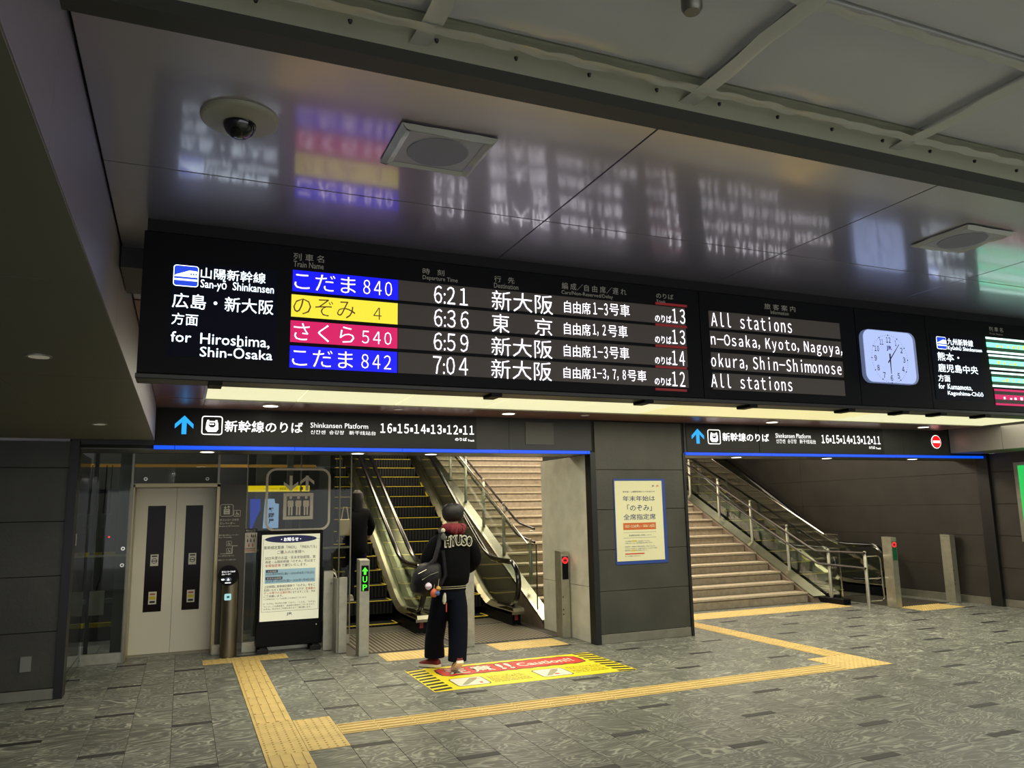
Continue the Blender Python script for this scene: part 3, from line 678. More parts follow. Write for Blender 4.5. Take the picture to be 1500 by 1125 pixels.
# ================================================================== LIFT AND GLASS SHAFT
GY = 10.35
sh = thing('glass_lift_shaft', 'dark glass front screen of the lift shaft with steel mullions', 'glass screen', (.5, GY, 0))
gx = [-.99, -.55, .40, .735, 2.045]
for a, (p, q, z0) in enumerate(((-.985, -.56, .12), (-.55, .395, 2.05), (.745, 2.045, .12))):
    under(MB().box(p, q, GY, GY+.012, z0, 2.62, GLASSD).build('glass_pane'), sh)
for x in (-.56, .40, ): under(MB().box(x-.012, x+.012, GY-.03, GY+.04, 0 if x < 0 else 2.05, 2.62, STEELD).build('mullion'), sh)
for x in (.745, 1.40, 1.90): under(MB().box(x-.006, x+.006, GY+.0, GY+.05, .12, 2.62, STEELD).build('mullion'), sh)
under(MB().box(2.038, 2.052, GY-.004, GY+.016, .0, 2.62, STEELD).build('edge_trim'), sh)
for x0, x1 in ((-.99, -.57), (.40, .50), (.74, 2.045)):
    under(MB().box(x0, x1, GY-.015, GY+.03, .001, .12, STEEL, bev=.003).build('kick_plate'), sh)
under(MB().box(-1.0, 2.045, GY-.02, GY+.03, 2.60, 2.66, STEELD).build('head_rail'), sh)
under(MB().box(-.985, -.57, GY+.012, GY+.03, 1.20, 1.225, STEELD).box(.745, 2.04, GY+.012, GY+.03, 1.20, 1.225, STEELD).build('transom'), sh)
for x, z in ((-.62, 1.29), (-.62, 1.10), (-.42, 2.10), (.27, 2.10)):
    b = MB(); b.prism(circ(x, z, .022, n=14), 'y', GY-.02, GY, CHROME).prism(circ(x, z, .010, n=10), 'y', GY-.026, GY-.02, BLKM); under(b.build('glass_clamp'), sh)
# handle on the return panel
hd = MB().box(-.99, -.972, 8.93, 8.955, 1.36, 1.50, STEEL, bev=.003).box(-.99, -.965, 9.02, 9.035, 1.38, 1.50, STEEL, bev=.003).build('door_handle'); tag(hd, 'pair of small steel handles on the dark glossy return panel', 'handle')
# machinery seen inside the shaft
mg = thing('lift_machinery', 'dark guide rails and brackets inside the glass shaft left of the lift doors', 'machinery', (-.8, 11.2, 0))
SHG = mat('shaft_grey', (84, 88, 86), .5, metal=.3); SHY = mat('shaft_yellow', (150, 140, 30), .5); SHD = mat('shaft_dark', (26, 28, 30), .6)
for x0, x1, y, m, n in ((-.72, -.60, 10.7, SHG, 'column'), (-1.3, -1.18, 11.3, SHG, 'column'), (-1.02, -.98, 10.9, SHD, 'guide_rail'), (.95, 1.15, 11.6, SHG, 'column'), (1.35, 1.43, 11.4, SHG, 'guide_rail')):
    under(MB().box(x0, x1, y, y+.1, 0.001, 3.2, m).build(n), mg)
for z, m in ((.34, SHY), (1.18, SHY), (1.95, SHD), (.62, SHG)):
    under(MB().box(-1.45, -.70, 10.95, 11.0, z, z+.05, m).build('cross_bar'), mg)
under(MB().box(-.98, -.82, 10.8, 10.83, .50, .78, mat('tag_grey', (120, 122, 116), .6)).build('counterweight_plate'), mg)
for x in (-1.08, -.92, -.86): under(MB().box(x, x+.05, 10.9, 10.98, 1.52, 1.70, SHG, bev=.004).tube([(x+.02, 10.94, 1.7), (x+.03, 10.95, 2.3)], .006, BLKM, 6).build('bracket'), mg)
under(MB().tube([(-1.0, 10.9, .2), (-.97, 10.9, .6), (-.88, 10.88, .95), (-.86, 10.9, 1.4)], .010, BLKM, 6).build('cable'), mg)
o = under(MB().prism(circ(-.80, 1.42, .010, n=8), 'y', 10.68, 10.70, lit('indicator_red', (255, 40, 40), 3)).build('indicator_lamp'), mg); o['label'] = 'small red lamp'
struct(MB().box(-1.5, 1.8, 12.3, 12.4, 0, 4.1, mat('shaft_back', (40, 42, 40), .6)).box(1.78, 1.84, 10.42, 12.3, 0, 4.1, MC['shaft_back']).build('wall_shaft'))
ab = MB().box(-1.2, 1.75, 11.45, 11.5, 2.305, 2.345, mat('amber_reflection', (176, 132, 52), .5, emit=.12, ecol=(200, 150, 60))).build('reflection_bar'); tag(ab, 'long amber bar imitating a reflection in the shaft glass above the doors', 'reflection')  # faintly glowing bar added to imitate an amber stripe reflected in the glass
# lift
lf = thing('lift', 'lift entrance with two cream sliding doors and narrow dark windows', 'elevator', (-.08, 10.78, 0))
DYY = 10.78
FR = mat('door_frame_steel', (150, 140, 108), .3, metal=.9)
under(MB().box(-.585, -.530, GY+.01, DYY+.05, 0.001, 2.04, FR, bev=.004).box(.390, .425, GY+.01, DYY+.05, .001, 2.04, FR, bev=.004).box(-.585, .425, GY+.01, DYY+.05, 2.0, 2.05, FR, bev=.004).build('door_frame'), lf)
for x0, x1, wx0, wx1 in ((-.530, -.071, -.392, -.188), (-.067, .392, .045, .246)):
    d = MB(); z0, z1 = .50, 1.785; y0, y1 = DYY, DYY+.04
    d.box(x0, wx0, y0, y1, .008, 2.0, DOORM).box(wx1, x1, y0, y1, .008, 2.0, DOORM).box(wx0, wx1, y0, y1, .008, z0, DOORM).box(wx0, wx1, y0, y1, z1, 2.0, DOORM)
    do = under(d.build('door'), lf)
    g = under(MB().box(wx0, wx1, y0+.012, y0+.02, z0, z1, mat('lift_window', (26, 16, 15), .12, spec=.12)).build('window_pane'), lf)
    cx = (wx0+wx1)/2
    for z, sx_, sy_ in ((1.12, .045, .07), (.665, .045, .075)):
        st = MB(); st.box(cx-sx_, cx+sx_, y0+.009, y0+.012, z-sy_, z+sy_, MATW)
        if z > 1:
            ring(st, circ(cx, z-.01, .032, n=16), circ(cx, z-.01, .025, n=16), y0+.009, INK, .001); st.box(cx-.03, cx+.03, y0+.008, y0+.009, z-.016, z-.006, INK); st.box(cx-.03, cx+.03, y0+.008, y0+.009, z+.04, z+.055, INK)
        else:
            st.box(cx-.03, cx+.03, y0+.008, y0+.009, z+.035, z+.055, ORNG).box(cx-.035, cx+.035, y0+.008, y0+.009, z-.02, z+.02, YSTK).box(cx-.03, cx+.03, y0+.008, y0+.009, z-.06, z-.035, INK)
        under(st.build('sticker'), lf)
under(MB().box(-.56, .41, 10.60, DYY+.05, .0006, .006, STEELD).build('sill'), lf)
# info panel beside the doors
CI = cp(310, 730, 7.5)
ip = thing('lift_information_panel', 'dark bronze panel with lift symbols and route text beside the doors', 'panel', (.58, GY, 0)); IY = GY-.012
under(MB().box(.425, .735, IY, GY+.03, .12, 2.03, mat('info_panel', (62, 58, 50), .42, metal=.3)).build('panel_board'), ip)
TXT = mat('info_white', (215, 210, 196), .6)
def lift_pict(mb, x0, x1, z0, z1, y, m, ringw=.04):
    X = lambda u: x0+u*(x1-x0); Zz = lambda v: z0+v*(z1-z0); W_ = x1-x0
    ring(mb, rrect(x0, x1, z0, z1, .15*W_), rrect(X(ringw), X(1-ringw), Zz(ringw), Zz(1-ringw), .12*W_), y, m)
    bx0, bx1, bz0, bz1 = X(.27), X(.73), Zz(.18), Zz(.60)
    ring(mb, [(bx1, bz1), (bx0, bz1), (bx0, bz0), (bx1, bz0)], [(bx1-.05*W_, bz1-.05*W_), (bx0+.05*W_, bz1-.05*W_), (bx0+.05*W_, bz0+.05*W_), (bx1-.05*W_, bz0+.05*W_)], y, m)
    for k in range(3):
        c = bx0+(bx1-bx0)*(.24+.26*k); hw = .046*W_; zt = bz0+(bz1-bz0)*.72; zb = bz0+(bz1-bz0)*.16; zm = (zt*.55+zb*.45)
        plate(mb, circ(c, zt+.045*W_, .022*W_, n=12), y, m)
        plate(mb, [(c-hw*.75, zm), (c+hw*.75, zm), (c+hw, zm+.02*W_), (c+hw, zt-.01*W_), (c+hw*.7, zt), (c-hw*.7, zt), (c-hw, zt-.01*W_), (c-hw, zm+.02*W_)], y, m)
        for sgn in (-1, 1): plate(mb, [(c+sgn*hw*.45-hw*.28, zb), (c+sgn*hw*.45+hw*.28, zb), (c+sgn*hw*.45+hw*.28, zm), (c+sgn*hw*.45-hw*.28, zm)], y, m)
    for cx, sg in ((X(.38), -1), (X(.63), 1)):
        zt, zb = Zz(.88), Zz(.64); hw = .022*W_; tip = zt if sg > 0 else zb; s = -sg
        plate(mb, [(cx-hw, zb), (cx+hw, zb), (cx+hw, zt), (cx-hw, zt)], y, m)
        for e in (-1, 1): plate(mb, [(cx, tip), (cx+e*.11*W_, tip+s*.09*W_), (cx+e*.11*W_, tip+s*.14*W_), (cx, tip+s*.055*W_)], y-.0005, m)
def wheelchair(mb, x0, x1, z0, z1, y, m, fr=True):
    X = lambda u: x0+u*(x1-x0); Zz = lambda v: z0+v*(z1-z0); W_ = x1-x0
    if fr: ring(mb, rrect(x0, x1, z0, z1, .08*W_), rrect(X(.05), X(.95), Zz(.05), Zz(.95), .05*W_), y, m)
    plate(mb, circ(X(.42), Zz(.82), .06*W_, n=10), y, m); ring(mb, circ(X(.46), Zz(.33), .2*W_, n=16), circ(X(.46), Zz(.33), .15*W_, n=16), y, m)
    plate(mb, [(X(a), Zz(b)) for a, b in ((.38, .74), (.46, .74), (.48, .5), (.68, .5), (.78, .25), (.72, .22), (.63, .42), (.40, .42))], y, m)
x0, x1, z0, z1 = rect(CI, IY, 92, 200, 68, 236, 196); mb = MB(); lift_pict(mb, x0, x1, z0, z1, IY, TXT, .03); under(mb.build('lift_pictogram'), ip)
x0, x1, z0, z1 = rect(CI, IY, 243, 200, 130, 316, 198); mb = MB(); wheelchair(mb, x0, x1, z0, z1, IY, TXT); under(mb.build('wheelchair_pictogram'), ip)
for s, bb in (('2Fコンコースゆき', (88, 252, 226, 297, 246)), ('エレベーター', (88, 290, 263, 255, 284)), ('Elevator to 2F Concourse', (82, 313, 300, 305, 308)), ('乗り換え用エレベーター', (80, 416, 398, 300, 409)), ('For Transfer', (80, 437, 424, 225, 434)),
              ('ホームへは乗り換えてご利用ください', (70, 642, 626, 247, 636)), ('改札階よりエレベーターにお乗りください。', (70, 686, 670, 270, 680))):
    T(ip, CI, IY, s, bb, TXT, .004)
mb = MB()
for bb in ((162, 525, 470, 218, 523), (160, 605, 548, 216, 603)):
    x0, x1, z0, z1 = rect(CI, IY, *bb); wheelchair(mb, x0, x1, z0, z1, IY, TXT)
for bb in ((222, 524, 519, 285, 522), (95, 611, 607, 228, 608), (222, 608, 520, 228, 608)):
    x0, x1, z0, z1 = rect(CI, IY, *bb); mb.box(x0, x1, IY-.002, IY, z0, z1, TXT)
under(mb.build('route_diagram'), ip)
# priority notice
pn = thing('priority_notice', 'small white priority lift notice with black pictograms on the shaft glass', 'sign', (.83, GY, 1.4)); PY = GY-.004
x0, x1, z0, z1 = rect(CI, PY, 355, 600, 335, 495, 596); under(MB().box(x0, x1, PY, GY, z0, z1, mat('notice_white', (206, 198, 182), .6)).build('card'), pn)
h = z1-z0; w_ = x1-x0
under(MB().box(x0, x1, PY-.001, PY, z1-.17*h, z1, INK).build('header_band'), pn)
mb = MB(); text_xz(mb, '優先エレベーター', x0+.1*w_, x1-.1*w_, z1-.09*h, z1-.04*h, PY-.0016, MATW, .01); text_xz(mb, 'Priority Elevator', x0+.15*w_, x1-.15*w_, z1-.15*h, z1-.115*h, PY-.0016, MATW, .01); under(mb.build('lettering', fixn=False), pn)
mb = MB(); wheelchair(mb, x0+.08*w_, x0+.36*w_, z0+.62*h, z0+.80*h, PY, INK, False)
for u, v, m in ((.55, .64, INK), (.68, .62, INK), (.84, .64, INK), (.25, .44, INK), (.50, .44, INK), (.76, .44, INK), (.36, .25, INKRED), (.66, .25, INKRED)):
    X, Z_ = x0+u*w_, z0+v*h
    plate(mb, circ(X, Z_+.125*h, .02*h, n=10), PY, m, .001); plate(mb, [(X-.03*w_, Z_), (X+.03*w_, Z_), (X+.05*w_, Z_+.06*h), (X+.04*w_, Z_+.10*h), (X-.04*w_, Z_+.10*h), (X-.05*w_, Z_+.06*h)], PY, m, .001)
for v in (.17, .12, .07): mb.box(x0+.08*w_, x1-.12*w_, PY-.001, PY, z0+v*h, z0+(v+.02)*h, INKRED if v < .15 else INK)
under(mb.build('pictogram'), pn)
# big frosted lift symbol on the glass
IC = thing('lift_symbol', 'large frosted lift pictogram on the shaft glass above the notice board', 'sign', (1.36, GY, 1.44))
mb = MB(); lift_pict(mb, .965, 1.775, 1.440, 2.235, GY-.001, ICON, .035); under(mb.build('pictogram'), IC)
# self-lit sheets added to imitate reflections in the shaft glass
bn = thing('yellow_reflection', 'yellow strip with small black writing imitating a reflection in the shaft glass', 'banner', (1.2, 11, 1.9))
under(MB().box(.733, 1.60, 10.995, 11.0, 1.955, 2.035, mat('reflection_yellow', (230, 205, 30), .5, emit=1.0, ecol=(235, 205, 20))).build('strip'), bn)
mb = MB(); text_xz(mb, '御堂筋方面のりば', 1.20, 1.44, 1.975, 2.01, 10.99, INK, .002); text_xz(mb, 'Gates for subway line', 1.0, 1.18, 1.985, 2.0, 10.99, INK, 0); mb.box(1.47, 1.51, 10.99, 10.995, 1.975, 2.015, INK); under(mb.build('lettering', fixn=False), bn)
b1 = thing('poster_reflection', 'dark blue sheet with ragged edge imitating a reflection in the shaft glass', 'poster', (.9, 11, 1.45))  # glowing sheet put in for a blue reflection
under(MB().prism([(.83, 1.86), (.96, 1.86), (.965, 1.72), (.92, 1.62), (.86, 1.45), (.84, 1.47)], 'y', 10.99, 11.0, mat('reflection_blue', (40, 70, 190), .5, emit=.7, ecol=(40, 70, 200))).build('sheet'), b1)
b2 = thing('poster_reflection', 'pale blue sheet with bold black vertical writing imitating a reflection in the glass', 'poster', (1.1, 11, 1.45))  # glowing sheet put in for a pale reflection with lettering
under(MB().prism([(1.02, 1.86), (1.14, 1.86), (1.15, 1.80), (1.20, 1.79), (1.20, 1.47), (1.00, 1.47)], 'y', 10.99, 11.0, mat('reflection_pale', (150, 185, 230), .5, emit=.8, ecol=(150, 185, 235))).build('sheet'), b2)
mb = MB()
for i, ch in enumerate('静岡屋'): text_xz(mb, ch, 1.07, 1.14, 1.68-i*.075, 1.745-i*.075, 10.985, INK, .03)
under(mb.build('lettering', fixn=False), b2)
# call post
cpst = thing('lift_call_post', 'round steel call post with black button disc beside the lift', 'call post', (.57, 10.14, 0))
under(MB().lathe([(.098, 0), (.098, .002), (.094, .93), (.094, .935)], .575, 10.14, mat('post_bronze_steel', (124, 116, 98), .36, metal=.9), 32, 0).build('column', smooth=True), cpst)
c = hit_y(334.5, 843, 10.06); mb = MB(); mb.prism(circ(c.x, c.z, .118, n=36), 'y', 10.045, 10.075, BLKP); under(mb.build('button_disc'), cpst)
mb = MB(); plate(mb, circ(c.x, c.z-.045, .036, .026, n=20), 10.045, mat('call_ring', (90, 96, 120), .4), .002); plate(mb, [(c.x-.014, c.z-.055), (c.x+.014, c.z-.055), (c.x, c.z-.030)], 10.043, LCDW, .001)
plate(mb, [(c.x-.075, c.z-.052), (c.x-.045, c.z-.052), (c.x-.045, c.z-.036), (c.x-.075, c.z-.036)], 10.045, LCDW, .001)
text_xz(mb, '2Fコンコースゆき', c.x-.075, c.x+.075, c.z+.035, c.z+.055, 10.043, SIGNW, 0); text_xz(mb, 'エレベーター', c.x-.075, c.x+.03, c.z+.008, c.z+.026, 10.043, SIGNW, 0)
plate(mb, [(c.x-.035, c.z-.088), (c.x+.03, c.z-.088), (c.x+.03, c.z-.080), (c.x-.035, c.z-.080)], 10.045, SIGNW, .001)
under(mb.build('button_markings', fixn=False), cpst)
mb = MB(); plate(mb, rrect(c.x-.036, c.x+.040, c.z-.285, c.z-.210, .012), 10.045, lit('lit_symbol', (170, 225, 225), .8), .004); mb.box(c.x-.01, c.x+.02, 10.039, 10.041, c.z-.26, c.z-.235, mat('teal', (40, 120, 120), .5)); under(mb.build('lit_symbol_plate'), cpst)

# ================================================================== NOTICE BOARD
CN = cp(375, 775, 8.04); NY = 10.13
nb = thing('notice_board', 'black freestanding lightbox notice board with white travel notice beside the call post', 'notice board', (1.27, 10.15, 0))
under(MB().box(.895, 1.655, NY+.004, NY+.10, .30, 1.45, BLKP, bev=.006).build('frame'), nb)
under(MB().box(.885, 1.665, NY-.015, NY+.16, .075, .34, BLKP, bev=.01).build('base_cabinet'), nb)
for x in (.90, 1.52): under(MB().box(x, x+.13, NY-.03, NY+.18, .001, .055, BLKM, bev=.008).box(x+.03, x+.10, NY, NY+.15, .05, .08, BLKM).build('foot'), nb)
under(MB().prism(circ(1.59, .305, .008, n=10), 'y', NY-.02, NY-.014, CHROME).build('lock'), nb)
px0, px1, pz0, pz1 = .918, 1.618, .375, 1.405
under(MB().box(px0, px1, NY, NY+.006, pz0, pz1, PAPERL).build('poster_sheet'), nb)
NTX = [('新幹線定期券「FREX」「FREXパル」', (95, 243, 200, 715, 222), INK, .002), ('ご購', (250, 295, 254, 325, 291), INK, .002), ('入', (330, 290, 250, 370, 288), INKRED, .006), ('のお客様へ', (374, 290, 250, 572, 280), INK, .002),
       ('2025年度のお盆・年末年始期間、東', (105, 365, 326, 700, 342), INK, .0), ('海道・山陽新幹線「のぞみ」号は全て', (105, 408, 372, 700, 384), INK, .0),
       ('全席指定席', (105, 451, 416, 290, 443), INKRED, .006), ('で運行いたします。', (300, 443, 408, 600, 430), INK, .0),
       ('2025年8月8日(金)〜2025年8月17日(日)', (117, 556, 520, 682, 526), INK, .002), ('2025年12月26日(金)〜2026年1月4日(日)', (113, 641, 604, 683, 608), INK, .002),
       ('上記期間に新幹線定期券で「のぞみ」号をご', (92, 697, 664, 697, 670), INK, .002), ('利用いただく場合は恐れ入りますが、', (92, 737, 705, 570, 716), INK, .002), ('普通車の', (580, 712, 682, 697, 706), INKRED, .006),
       ('デッキ等での立席利用', (92, 772, 742, 400, 758), INKRED, .006), ('となりますことを、予め', (405, 757, 728, 695, 742), INK, .002), ('ご了承願います。', (88, 808, 780, 318, 799), INK, .002),
       ('※ご利用方法については変更になる場合がございます。', (88, 837, 818, 595, 812), INK, 0), ('○「のぞみ」号以外の列車「ひかり」「こだま」「みずほ」', (82, 892, 870, 695, 862), INK, 0),
       ('「さくら」には通常通り、自由席の設定がございますので、', (82, 924, 902, 695, 894), INK, 0), ('「のぞみ」号以外のご利用もあわせてご検討願います。', (80, 958, 936, 650, 924), INK, 0), ('JR', (357, 1020, 982, 426, 1014), NAVY, .008)]
mb = MB(); x0, x1, z0, z1 = rect(CN, NY, 105, 165, 75, 715, 155); plate(mb, circ((x0+x1)/2, (z0+z1)/2, (x1-x0)/2, (z1-z0)/2, 32), NY, NAVY, .0008); under(mb.build('title_ellipse'), nb)
T(nb, CN, NY+.002, '・お知らせ・', (295, 143, 98, 530, 138), SIGNW, .006)
mb = MB()
for bb, m in (((100, 652, 484, 697, 612), LBOX), ((118, 516, 484, 256, 511), NAVY), ((112, 601, 566, 310, 594), NAVY)):
    x0, x1, z0, z1 = rect(CN, NY, *bb); th = .0006 if m is LBOX else .0012; mb.box(x0, x1, NY-th, NY, z0, z1, m)
x0, x1, z0, z1 = rect(CN, NY, 60, 985, 108, 730, 938); ring(mb, [(x1, z1-.02), (x0, z1-.02), (x0, z0), (x1, z0)], [(x1-.003, z1-.023), (x0+.003, z1-.023), (x0+.003, z0+.003), (x1-.003, z0+.003)], NY, INK, .0005)
under(mb.build('date_box'), nb)
T(nb, CN, NY+.001, 'お盆期間', (135, 510, 489, 242, 506), MATW, .01); T(nb, CN, NY+.001, '年末年始期間', (125, 595, 571, 298, 589), MATW, .01)
for s, bb, m, off in NTX: T(nb, CN, NY+.0025, s, bb, m, off)

# ================================================================== POSTER ON PILLAR
CPp = cp(900, 700, 9.0); QY = 8.722
po = thing('pillar_poster', 'cream poster in blue frame fixed on the dark pillar', 'poster', (5.44, QY, 1))
under(MB().box(5.07, 5.845, QY, 8.73, .945, 2.02, mat('poster_frame_blue', (32, 62, 140), .5)).build('frame'), po)
under(MB().box(5.085, 5.795, QY-.003, QY, .985, 1.995, PAPER).build('sheet'), po)
QT = [('東海道・山陽新幹線からのお知らせ', (105, 192, 170, 530, 194), NAVY, .005), ('年末年始は', (108, 305, 235, 533, 307), NAVY, .008), ('「のぞみ」', (168, 438, 350, 492, 438), NAVY, .008), ('全席指定席', (118, 553, 475, 543, 551), NAVY, .008),
      ('普通車自由席ご利用について', (192, 768, 746, 487, 764), NAVY, 0), ('上記の期間中「のぞみ」の自由席はございません。', (135, 842, 826, 470, 840), NAVY, 0), ('ご利用にあたっては、指定席特急券をお求めください。', (135, 866, 850, 505, 864), NAVY, 0),
      ('特急料金や、定期券をご利用のお客様は、係員までおたずね', (138, 914, 898, 535, 907), NAVY, 0), ('のぞみ以外の列車には、自由席の設定がございますので是非', (138, 940, 925, 560, 933), NAVY, 0), ('発着時刻等につきましては駅の時刻表をご覧ください', (138, 966, 951, 440, 960), NAVY, 0), ('詳しくは、駅係員までおたずねください', (140, 1040, 1024, 345, 1036), NAVY, 0),
      ('JR', (492, 122, 94, 524, 122), NAVY, .02), ('JR', (546, 122, 94, 582, 123), ORNG, .02)]
for s, bb, m, off in QT: T(po, CPp, QY+.0005, s, bb, m, off)
mb = MB()
for bb, m in (((118, 684, 592, 549, 680), ORNG), ((120, 718, 715, 549, 716), NAVY), ((120, 790, 787, 549, 788), NAVY), ((142, 1010, 994, 398, 1006), INKRED), ((230, 842, 824, 296, 841), YSTK), ((220, 968, 950, 285, 966), YSTK)):
    x0, x1, z0, z1 = rect(CPp, QY-.003, *bb); mb.box(x0, x1, QY-.0038, QY-.003, z0, z1, m)
under(mb.build('coloured_band'), po)
T(po, CPp, QY-.001, '2025 12.26(金) — 2026 1.4(日)', (138, 662, 612, 532, 658), PAPER, .015)

# green lit sign at the right edge
gs = thing('green_wall_sign', 'green glowing sign box on the right wall at the picture edge', 'sign', (12.04, 7.9, 1))
under(MB().box(12.01, 12.06, 7.0, 8.24, 1.02, 2.24, STEELD).build('frame'), gs)
under(MB().box(12.0, 12.012, 7.04, 8.17, 1.06, 2.19, lit('sign_green', (40, 200, 90), .9)).build('lit_face'), gs)

# wall socket plate
so = MB().box(-1.312, -1.225, 8.635, 8.65, .262, .403, mat('plate_grey', (128, 130, 124), .4, metal=.4), bev=.004).build('socket_plate'); tag(so, 'small grey cover plate low on the dark left wall', 'cover plate')

# ================================================================== BOLLARDS
def bollard(x0, label, kind, h=1.10, y=9.37):
    t = thing('gate_post', label, 'gate post', (x0+.058, y+.09, 0), 'steel gate posts along the escalator and stair entrances')
    under(MB().box(x0, x0+.115, y, y+.18, .001, h-.02, STEEL, bev=.004).build('body'), t)
    under(MB().prism([(y-.001, h-.02), (y+.181, h-.02), (y+.181, h+.008), (y-.001, h-.004)], 'x', x0-.001, x0+.116, STEEL).build('cap'), t)
    if kind:
        under(MB().box(x0+.018, x0+.105, y-.004, y+.001, h-.36, h-.065, BLKP if kind != 'green' else mat('screen_green_off', (12, 70, 44), .4, emit=.03, ecol=(10, 120, 70))).build('screen'), t)
        cx = x0+.06; mb = MB()
        if kind == 'up':
            G = lit('led_green_arrow', (70, 255, 40), 1.6); z = h-.085
            plate(mb, [(cx, z), (cx-.036, z-.045), (cx-.014, z-.045), (cx-.014, z-.085), (cx+.014, z-.085), (cx+.014, z-.045), (cx+.036, z-.045)], y-.004, G)
            text_xz(mb, 'U', cx-.026, cx+.026, z-.175, z-.105, y-.006, G, .01); text_xz(mb, 'P', cx-.026, cx+.026, z-.268, z-.198, y-.006, G, .01)
            under(mb.build('lit_arrow_and_letters'), t)
        else:
            Rr = lit('led_red_round', (255, 30, 40), 2.2); z = h-.115
            ring(mb, circ(cx, z, .042), circ(cx, z, .030), y-.004, Rr); plate(mb, circ(cx, z, .030, n=16), y-.004, lit('led_red_dim', (200, 20, 30), .9), .002); mb.box(cx-.024, cx+.024, y-.009, y-.006, z-.008, z+.008, MATK)
            under(mb.build('lit_no_entry_symbol'), t)
    if kind in (None, 'red'):
        for z in (.52, .36, .30): under(MB().prism(circ(x0+.02, z, .009, n=10), 'y', y-.002, y+.001, BLKM).build('sensor_hole'), t)
    return t
bollard(1.968, 'steel gate post with green UP arrow display left of the walking person', 'up')
bollard(3.285, 'plain steel gate post partly behind the walking person', '')
bollard(4.612, 'steel gate post with red no entry light against the pale pillar side', 'red')
bollard(10.52, 'steel gate post with red light and green screen beside the stair railing', 'green')
bollard(11.86, 'plain steel gate post against the right dark wall', None)
# metal guard left of UP post
gp = thing('steel_guard_frame', 'double steel guard frame left of the UP post at the shaft corner', 'guard frame', (1.78, 9.85, 0))
under(MB().box(1.655, 1.765, 9.98, 10.02, .001, .95, STEEL, bev=.006).build('post'), gp)
under(MB().box(1.79, 1.885, 9.70, 9.75, .001, .885, STEEL, bev=.006).build('post'), gp)
under(MB().box(1.765, 1.79, 9.72, 10.0, .001, .87, STEELD, bev=.004).build('side_plate'), gp)
under(MB().prism(circ(1.74, .80, .016, n=12), 'y', 9.965, 9.98, CHROME).build('bolt'), gp)
rd = tag(MB().box(1.905, 1.955, 10.06, 10.25, .001, .80, BLKP, bev=.015).build('black_sensor_post'), 'slim black post behind the steel guard frame', 'post')

